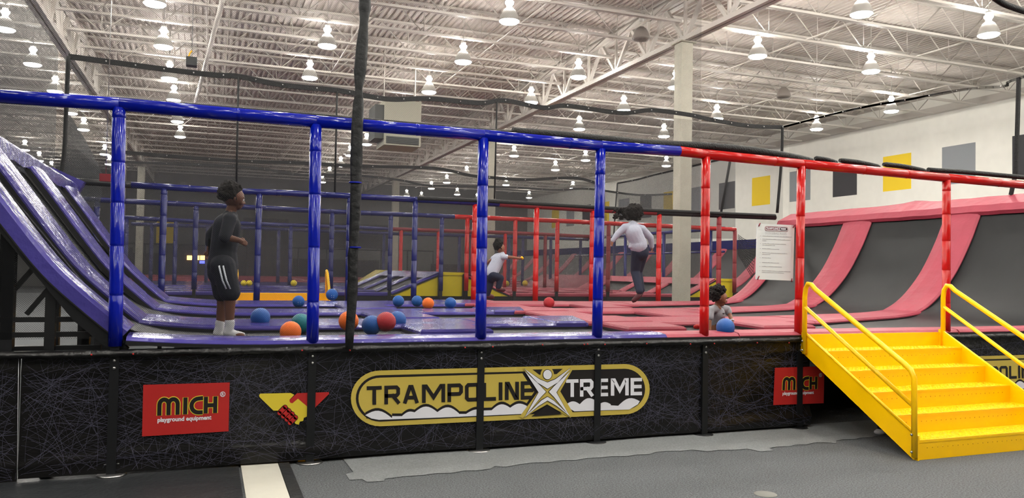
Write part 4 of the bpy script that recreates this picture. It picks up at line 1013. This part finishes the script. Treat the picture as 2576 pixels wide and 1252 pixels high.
# ---------------------------------------------------------------- people
def blob(parts, name, mt, parent, vox=.008, smooth=6, tint=None):
    """parts: ('c',p0,p1,r0,r1) tapered capsule | ('s',p,r,(sx,sy,sz),rot) ellipsoid; merged into one skin"""
    b = B()
    for q in parts:
        if q[0] == 'c':
            _, p0, p1, r0_, r1_ = q; p0, p1 = Vector(p0), Vector(p1); ax = (p1-p0)
            if ax.length < 1e-5: ax = Vector((0, 0, 1e-4))
            t = ax.normalized(); a = t.orthogonal().normalized(); c = t.cross(a); rg = []
            for k in range(1, 6): th = math.pi/2*(1-k/6); rg.append((p0-t*r0_*math.sin(th), r0_*math.cos(th)))
            rg.append((p0, r0_)); rg.append((p1, r1_))
            for k in range(1, 6): th = math.pi/2*k/6; rg.append((p1+t*r1_*math.sin(th), r1_*math.cos(th)))
            b.rings([[o_+(a*math.cos(2*math.pi*j/14)+c*math.sin(2*math.pi*j/14))*r_ for j in range(14)] for o_, r_ in rg])
        else:
            _, p, r_, sc, rot = q
            mtx = Matrix.Translation(Vector(p)) @ rot.to_matrix().to_4x4() @ Matrix.Diagonal((*sc, 1))
            nu, nv = (20, 14) if r_ > .04 else (10, 8)
            b.rings([[mtx @ Vector((r_*math.sin(th)*math.cos(2*math.pi*j/nu), r_*math.sin(th)*math.sin(2*math.pi*j/nu), -r_*math.cos(th))) for j in range(nu)] for th in [math.pi*(k+.5)/nv for k in range(nv)]])
    o = b.done(name, mt, parent)
    md = o.modifiers.new('r', 'REMESH'); md.mode = 'VOXEL'; md.voxel_size = vox; md.use_smooth_shade = True
    if smooth: s_ = o.modifiers.new('s', 'SMOOTH'); s_.iterations = smooth; s_.factor = .5
    return o
from mathutils import Euler
E0 = Euler((0, 0, 0))
def hand(wr, dirv, palmn, r, side=1, curl=.5):
    """palm, four fingers and a thumb as capsules; dirv along the fingers, palmn out of the back of the hand"""
    d = Vector(dirv).normalized(); n = Vector(palmn).normalized(); s_ = d.cross(n).normalized()*side; wr = Vector(wr); P = []
    L_ = r*4.2
    P.append(('c', wr, wr+d*L_*.35, r*.9, r*1.0))
    for k, (off, ln) in enumerate(((-.9, .85), (-.3, 1.0), (.3, .95), (.9, .75))):
        k0 = wr+d*L_*.2+s_*off*r*.6; k1 = wr+d*L_*.55+s_*off*r*1.05
        P.append(('c', k0, k1, r*.62, r*.45)); f1 = k1+(d-n*curl*.5).normalized()*L_*.28*ln; f2 = f1+(d-n*curl*1.4).normalized()*L_*.26*ln
        P.append(('c', k1, f1, r*.38, r*.34)); P.append(('c', f1, f2, r*.34, r*.26))
    t0 = wr+d*L_*.12-s_*r*.7; t1 = t0+(d*.6-s_*.8).normalized()*L_*.28; t2 = t1+(d-s_*.2-n*curl*.4).normalized()*L_*.22
    P.append(('c', t0, t1, r*.5, r*.38)); P.append(('c', t1, t2, r*.38, r*.3)); return P
def J(px, py, Y): return aY(px, py, Y)
def face(parent, c, fwd, up, r):
    """eyes, brows, mouth on a head of radius r at c"""
    f = Vector(fwd).normalized(); u = Vector(up).normalized(); s_ = f.cross(u).normalized()
    for k in (-1, 1):
        e = c+f*r*.86+s_*k*r*.36+u*r*.02; b = B(); b.sphere(e, r*.13, 12, (1, 1, .7)); o = b.done('eye', M['eye'], parent)
        b = B(); b.sphere(e+f*r*.08, r*.075, 10); b.done('pupil', M['pup'], o)
        b = B(); b.tube([e+u*r*.22+s_*k*-r*.14+f*r*.03, e+u*r*.27+f*r*.05, e+u*r*.22+s_*k*r*.18-f*r*.03], r*.035, 6); b.done('eyebrow', M['hair'], parent)
    b = B(); b.tube([c+f*r*.90-u*r*.52+s_*q*r for q in (-.2, -.08, .08, .2)], r*.055, 6); b.done('mouth', M['lip'], parent)
def headparts(c, fwd, up, r):
    f = Vector(fwd).normalized(); u = Vector(up).normalized(); s_ = f.cross(u).normalized(); c = Vector(c)
    P = [('s', c+u*r*.15, r, (1, 1, 1.0), E0), ('c', c-u*r*.35+f*r*.25, c-u*r*.55+f*r*.35, r*.68, r*.5), ('c', c+f*r*.90-u*r*.0, c+f*r*1.0-u*r*.24, r*.08, r*.13)]
    for k in (-1, 1): P.append(('s', c+s_*k*r*.98-u*r*.05, r*.22, (.6, .8, 1.1), E0)); P.append(('c', c+s_*k*r*.4+f*r*.6-u*r*.25, c+s_*k*r*.2+f*r*.75-u*r*.3, r*.25, r*.2))
    return P
def curls(c, r, n, parent, rnd, amp, mt='hair', keep=None):
    c = Vector(c); P = [('s', c, r, (1, 1, 1), E0)]
    for i in range(n):
        z = 1-2*(i+.5)/n; a = i*2.39996; v = Vector((math.sqrt(1-z*z)*math.cos(a), math.sqrt(1-z*z)*math.sin(a), z))
        if keep and not keep(v): continue
        P.append(('s', c+v*r*rnd.uniform(.9, 1.0+amp), r*rnd.uniform(.14, .24), (1, 1, 1), E0))
    return P
VR = Vector((1, 0, 0)); VZ = Vector((0, 0, 1))
# --- toddler with the ball
Y0_ = 7.86
t = thing('person', 'toddler in grey t-shirt with curly dark hair kneeling over a blue ball', 'person', J(1800, 830, Y0_))
hd = J(1811, 750, Y0_-.02); fw = Vector((.80, -.55, -.25)); upv = Vector((.1, -.1, 1)); rh_ = .083
neck = J(1803, 769, Y0_); shL = J(1787, 780, Y0_-.05); shR = J(1829, 777, Y0_+.10); chest = J(1806, 790, Y0_+.02); pel = J(1798, 832, Y0_+.10)
elR = J(1837, 795, Y0_+.03); wrR = J(1841, 806, Y0_-.04); haR = J(1844, 816, Y0_-.08); elL = J(1784, 808, Y0_-.08); wrL = J(1785, 832, Y0_-.10)
bp = headparts(hd, fw, upv, rh_)+[('c', neck, hd-VZ*.03, .036, .038), ('c', neck-VZ*.02, chest, .05, .07), ('c', chest, pel, .075, .085),
     ('c', shR, elR, .031, .026), ('c', elR, wrR, .026, .019), ('c', shL, elL, .032, .027), ('c', elL, wrL, .027, .021)]
bp += hand(wrR, haR-wrR, (.3, -.8, .4), .0135, 1, .5)+hand(wrL, Vector((.2, -.2, -1)), (0, -1, 0), .0135, -1, .2)
kn = pel+Vector((.12, -.12, -.10)); 
bp += [('c', pel+Vector((-.05, 0, -.02)), pel+Vector((-.09, -.10, -.10)), .06, .05), ('c', pel+Vector((.05, 0, -.02)), kn, .06, .05)]
body = blob(bp, 'body', M['skin2'], t, .004, 2); 
shirt = blob([('c', neck-VZ*.045, chest, .052, .085), ('c', chest, pel+VZ*.05, .088, .09), ('c', lerp(neck, shR, .35)-VZ*.02, shR, .05, .045), ('c', shR, shR.lerp(elR, .45), .045, .044), ('c', lerp(neck, shL, .35)-VZ*.02, shL, .052, .046), ('c', shL, shL.lerp(elL, .6), .046, .050)], 'tshirt', M['grey'], t, .006, 5)
b = B(); pr_ = chest+Vector((.035, -.092, -.01))
text_obj('I MAK', .028, lambda x, y: chest+Vector((-.012+x*.95, -.088-x*.1+abs(x-.03)*.4, -.002+y+x*.15)), 'printed_words', M['ink'], shirt, .0005)
b = B()
for k in range(3): b.tube([chest+Vector((-.01+.012*q+.01*k, -.086+.0012*q*q*.3, -.035-.013*k+.004*q)) for q in range(5)], .003, 5)
b.done('printed_shape', M['rpad'], shirt)
blob([('c', pel+VZ*.02, pel-VZ*.04, .088, .09), ('c', pel+Vector((.05, 0, -.03)), kn, .066, .056), ('c', pel+Vector((-.05, 0, -.03)), pel+Vector((-.09, -.10, -.10)), .066, .056)], 'trousers', M['navy2'], t, .008, 4)
rn = random.Random(2); hc = hd+VZ*.045-fw.normalized()*.028
hp_ = curls(hc, .092, 170, t, rn, .22, keep=lambda v: not (v.dot(fw.normalized()) > .45 and v.z < .35) and v.z > -.75)
blob(hp_, 'hair', M['hair'], t, .006, 1)
face(body, hd, fw, upv, rh_)
b = B(); a = (haR-wrR).normalized(); q1 = a.orthogonal().normalized(); q2 = a.cross(q1)
b.tube([wrR+(q1*math.cos(k)+q2*math.sin(k))*.021 for k in [2*math.pi*i/12 for i in range(13)]], .008, 6); b.done('wristband', M['white'], t)
b = B(); p = J(1755, 822, Y0_+.22); b.sphere(p, .035, 12, (1.7, 1, 1)); b.done('shoe', M['red'], t)

# --- boy standing in dark clothes
Yb = 7.95
t = thing('person', 'boy in dark long top, dark shorts with side stripes and white socks, seen side on', 'person', J(565, 842, Yb))
hd = J(588, 500, Yb); fw = Vector((1, .05, -.15)); rh_ = .098
neck = J(579, 532, Yb); ch = J(571, 570, Yb); ws = J(562, 632, Yb); hp = J(560, 668, Yb)
shR = J(578, 552, Yb-.13); elR = J(566, 596, Yb-.20); wrR = J(600, 604, Yb-.20); haR = J(612, 609, Yb-.20)
shL = J(566, 552, Yb+.14); elL = J(532, 590, Yb+.20); wrL = J(526, 630, Yb+.20)
kR = J(578, 742, Yb-.08); aR = J(578, 820, Yb-.08); kL = J(562, 744, Yb+.09); aL = J(553, 822, Yb+.09)
hR, hL = hp+Vector((0, -.08, 0)), hp+Vector((-.02, .08, 0))
bp = headparts(hd, fw, VZ, rh_)+[('c', neck-VZ*.02, hd-VZ*.04, .05, .05), ('c', neck-VZ*.05, ch, .07, .11), ('c', ch, ws, .11, .10), ('c', ws, hp, .10, .12),
      ('c', shR, elR, .045, .037), ('c', elR, wrR, .037, .026), ('c', shL, elL, .045, .037), ('c', elL, wrL, .037, .026), ('c', neck-VZ*.04, shR, .06, .05), ('c', neck-VZ*.04, shL, .06, .05),
      ('c', hR, kR, .085, .058), ('c', hL, kL, .085, .058), ('c', kR, aR, .058, .036), ('c', kL, aL, .058, .036),
      ('c', aR, aR+Vector((-.02, 0, -.06)), .036, .036), ('c', aL, aL+Vector((-.02, 0, -.06)), .036, .036), ('c', aR+Vector((-.02, 0, -.06)), aR+Vector((.11, -.01, -.09)), .034, .028), ('c', aL+Vector((-.02, 0, -.06)), aL+Vector((.11, .01, -.09)), .034, .028)]
bp += hand(wrR, haR-wrR, (.0, -1, .4), .021, 1, .8)+hand(wrL, Vector((-.1, 0, -1)), (0, 1, .1), .021, 1, .6)
body = blob(bp, 'body', M['skin'], t, .0055, 2); face(body, hd, fw, VZ, rh_)
blob([('c', neck-VZ*.05, ch, .075, .125), ('c', ch, ws, .13, .125), ('c', ws, hp, .125, .145), ('c', neck-VZ*.06, shR, .07, .065), ('c', neck-VZ*.06, shL, .07, .065), ('c', shR, elR, .062, .058), ('c', shL, elL, .062, .058), ('c', elL, elL.lerp(wrL, .5), .056, .05)], 'long_top', M['navy'], t, .010, 5)
so = blob([('c', hp+VZ*.03, hp-VZ*.06, .14, .14), ('c', hR, kR+VZ*.03, .115, .098), ('c', hL, kL+VZ*.03, .115, .098)], 'shorts', M['navy'], t, .010, 5)
b = B()
for dx in (-.035, .0): b.tube([hR+Vector((dx, -.125, .0)), hR.lerp(kR, .5)+Vector((dx, -.11, 0)), kR+Vector((dx, -.10, .06))], .008, 6)
b.done('side_stripe', M['dstripe'], so)
for a in (aR, aL): blob([('c', a+VZ*.04, a, .046, .043), ('c', a, a+Vector((-.02, 0, -.06)), .043, .042), ('c', a+Vector((-.02, 0, -.06)), a+Vector((.11, 0, -.09)), .041, .034)], 'sock', M['sock'], t, .008, 4)
rn = random.Random(5); hc = hd+VZ*.05-fw.normalized()*.03
blob(curls(hc, .105, 130, t, rn, .08, keep=lambda v: not (v.dot(fw.normalized()) > .4 and v.z < .4) and v.z > -.6), 'hair', M['hair'], t, .008, 2)
b = B(); b.face([J(524,600,Yb+.1), J(530,600,Yb+.1), J(527,640,Yb+.1), J(524,640,Yb+.1)]); b.b.faces.ensure_lookup_table(); bmesh.ops.solidify(b.b, geom=b.b.faces[:], thickness=.02); b.done('towel_end', M['dstripe'], t)

# --- woman jumping, seen from behind
Yg = 11.4
t = thing('person', 'jumping person in pale grey sweater and dark blue trousers, seen from behind, hair flying', 'person', J(1605, 752, Yg))
hd = J(1595, 540, Yg); fw = Vector((.35, .93, -.2)); rh_ = .10
neck = J(1592, 562, Yg-.03); ch = J(1594, 585, Yg-.06); ws = J(1606, 612, Yg-.06); hp = J(1612, 632, Yg-.05)
shL = J(1572, 572, Yg-.02); elL = J(1554, 588, Yg+.02); wrL = J(1540, 607, Yg+.05); shR = J(1616, 576, Yg-.02); elR = J(1636, 597, Yg+.0); wrR = J(1640, 622, Yg+.05)
kL = J(1598, 682, Yg+.08); aL = J(1609, 732, Yg-.14); kR = J(1604, 684, Yg+.16); aR = J(1613, 728, Yg+.0)
hL, hR = hp+Vector((-.07, 0, 0)), hp+Vector((.06, .03, 0))
bp = headparts(hd, fw, VZ, rh_)+[('c', neck, hd-VZ*.05, .045, .045), ('c', neck-VZ*.03, ch, .07, .11), ('c', ch, ws, .11, .09), ('c', ws, hp, .09, .12), ('c', neck-VZ*.03, shL, .05, .045), ('c', neck-VZ*.03, shR, .05, .045),
      ('c', shL, elL, .045, .036), ('c', elL, wrL, .036, .024), ('c', shR, elR, .045, .036), ('c', elR, wrR, .036, .024), ('c', hL, kL, .08, .055), ('c', kL, aL, .055, .034), ('c', hR, kR, .08, .055), ('c', kR, aR, .055, .034),
      ('c', aL, aL+Vector((-.05, .02, -.12)), .034, .028), ('c', aR, aR+Vector((-.03, .02, -.12)), .034, .028)]
bp += hand(wrL, Vector((-.2, 0, -1)), (-1, -.2, 0), .018, 1, .5)+hand(wrR, Vector((.05, 0, -1)), (1, 0, 0), .018, -1, .5)
blob(bp, 'body', M['skin2'], t, .006, 2)
blob([('c', neck-VZ*.03, ch, .085, .14), ('c', ch, ws, .14, .14), ('c', ws, ws-VZ*.03, .145, .15), ('c', neck-VZ*.05, shL, .07, .068), ('c', neck-VZ*.05, shR, .07, .068), ('c', shL, elL, .066, .055), ('c', elL, wrL.lerp(elL, .15), .055, .04), ('c', shR, elR, .066, .058), ('c', elR, wrR.lerp(elR, .1), .058, .042), ('c', ws+Vector((-.12, 0, -.02)), ws+Vector((-.16, 0, -.06)), .05, .03)], 'sweater', M['lgrey'], t, .010, 4)
blob([('c', hp+VZ*.04, hp-VZ*.02, .125, .135), ('c', hL, kL, .10, .08), ('c', kL, aL, .08, .062), ('c', hR, kR, .10, .08), ('c', kR, aR, .08, .062)], 'trousers', M['navy2'], t, .010, 5)
for a, nm in ((aL, 1), (aR, 2)):
    b = B(); b.tube([a+Vector((.01, 0, -.04)), a+Vector((-.03, .0, -.09)), a+Vector((-.09, .02, -.15)), a+Vector((-.12, .03, -.17))], [.04, .045, .04, .025], 10); b.done('shoe', M['shoe'], t)
rn = random.Random(9)
hp_ = curls(hd+VZ*.04-fw.normalized()*.03, .125, 120, t, rn, .2)
for i in range(90):
    a = rn.uniform(0, 1); hp_.append(('s', hd+Vector((-.10-.27*a, rn.uniform(-.06, .06), .02+rn.uniform(-.10, .10)*(1-.2*a)-.02*a)), .028*(1-.4*a), (1, 1, 1), E0))
blob(hp_, 'hair', M['hair'], t, .011, 1)

# --- running child
Yr = 13.2
t = thing('person', 'child in pale t-shirt and dark trousers running with one arm stretched out to the right', 'person', J(1238, 745, Yr))
hd = J(1258, 625, Yr); fw = Vector((.95, .1, -.2)); rh_ = .082
neck = J(1262, 639, Yr); ch = J(1254, 652, Yr); ws = J(1242, 676, Yr); hp = J(1237, 692, Yr)
shR = J(1266, 646, Yr-.10); elR = J(1288, 647, Yr-.2); wrR = J(1309, 650, Yr-.25); shL = J(1250, 644, Yr+.1); elL = J(1232, 656, Yr+.15); wrL = J(1225, 664, Yr+.2)
kF = J(1259, 699, Yr-.05); aF = J(1254, 722, Yr-.05); kB = J(1232, 716, Yr+.06); aB = J(1226, 740, Yr+.08)
bp = headparts(hd, fw, VZ, rh_)+[('c', neck-VZ*.02, hd-VZ*.03, .04, .04), ('c', neck, ch, .055, .085), ('c', ch, ws, .085, .08), ('c', ws, hp, .08, .09), ('c', neck, shR, .045, .04), ('c', neck, shL, .045, .04), ('c', shR, elR, .035, .028), ('c', elR, wrR, .028, .021), ('c', shL, elL, .035, .028), ('c', elL, wrL, .028, .021),
      ('c', hp+Vector((0,-.06,0)), kF, .07, .05), ('c', kF, aF, .05, .032), ('c', hp+Vector((0,.06,0)), kB, .07, .05), ('c', kB, aB, .05, .032), ('c', aF, aF+Vector((.10, 0, -.05)), .032, .026), ('c', aB, aB+Vector((.10, 0, -.03)), .032, .026)]
bp += hand(wrR, Vector((1, -.1, .05)), (0, 0, 1), .0155, 1, .3)+hand(wrL, Vector((-.2, 0, 1)), (0, 1, 0), .0155, 1, .3)
blob(bp, 'body', M['skin2'], t, .006, 2)
blob([('c', neck-VZ*.01, ch, .065, .105), ('c', ch, ws, .11, .115), ('c', ws, hp+VZ*.05, .115, .12), ('c', neck-VZ*.02, shR, .055, .055), ('c', shR, shR.lerp(elR, .35), .052, .05), ('c', neck-VZ*.02, shL, .055, .055), ('c', shL, shL.lerp(elL, .5), .052, .052)], 'tshirt', M['lgrey'], t, .010, 4)
blob([('c', hp+VZ*.02, hp-VZ*.03, .11, .105), ('c', hp+Vector((0,-.06,0)), kF, .085, .065), ('c', kF, aF, .065, .05), ('c', hp+Vector((0,.06,0)), kB, .085, .068), ('c', kB, aB, .068, .052)], 'trousers', M['navy2'], t, .010, 4)
for a in (aF, aB): b = B(); b.tube([a+Vector((-.04, 0, -.03)), a+Vector((.02, 0, -.04)), a+Vector((.10, 0, -.05)), a+Vector((.13, 0, -.05))], [.03, .042, .036, .02], 10); b.done('shoe', M['shoe'], t)
rn = random.Random(11); blob(curls(hd+VZ*.05-fw*.04, .085, 80, t, rn, .15, keep=lambda v: not (v.x > .4 and v.z < .35))+curls(hd+VZ*.13-fw*.05, .05, 40, t, rn, .2), 'hair', M['hair'], t, .009, 1)
b = B(); b.tube([wrR+Vector((.02, 0, 0)), wrR+Vector((.045, 0, .02))], .03, 10); b.done('yellow_cuff', M['yel'], t)
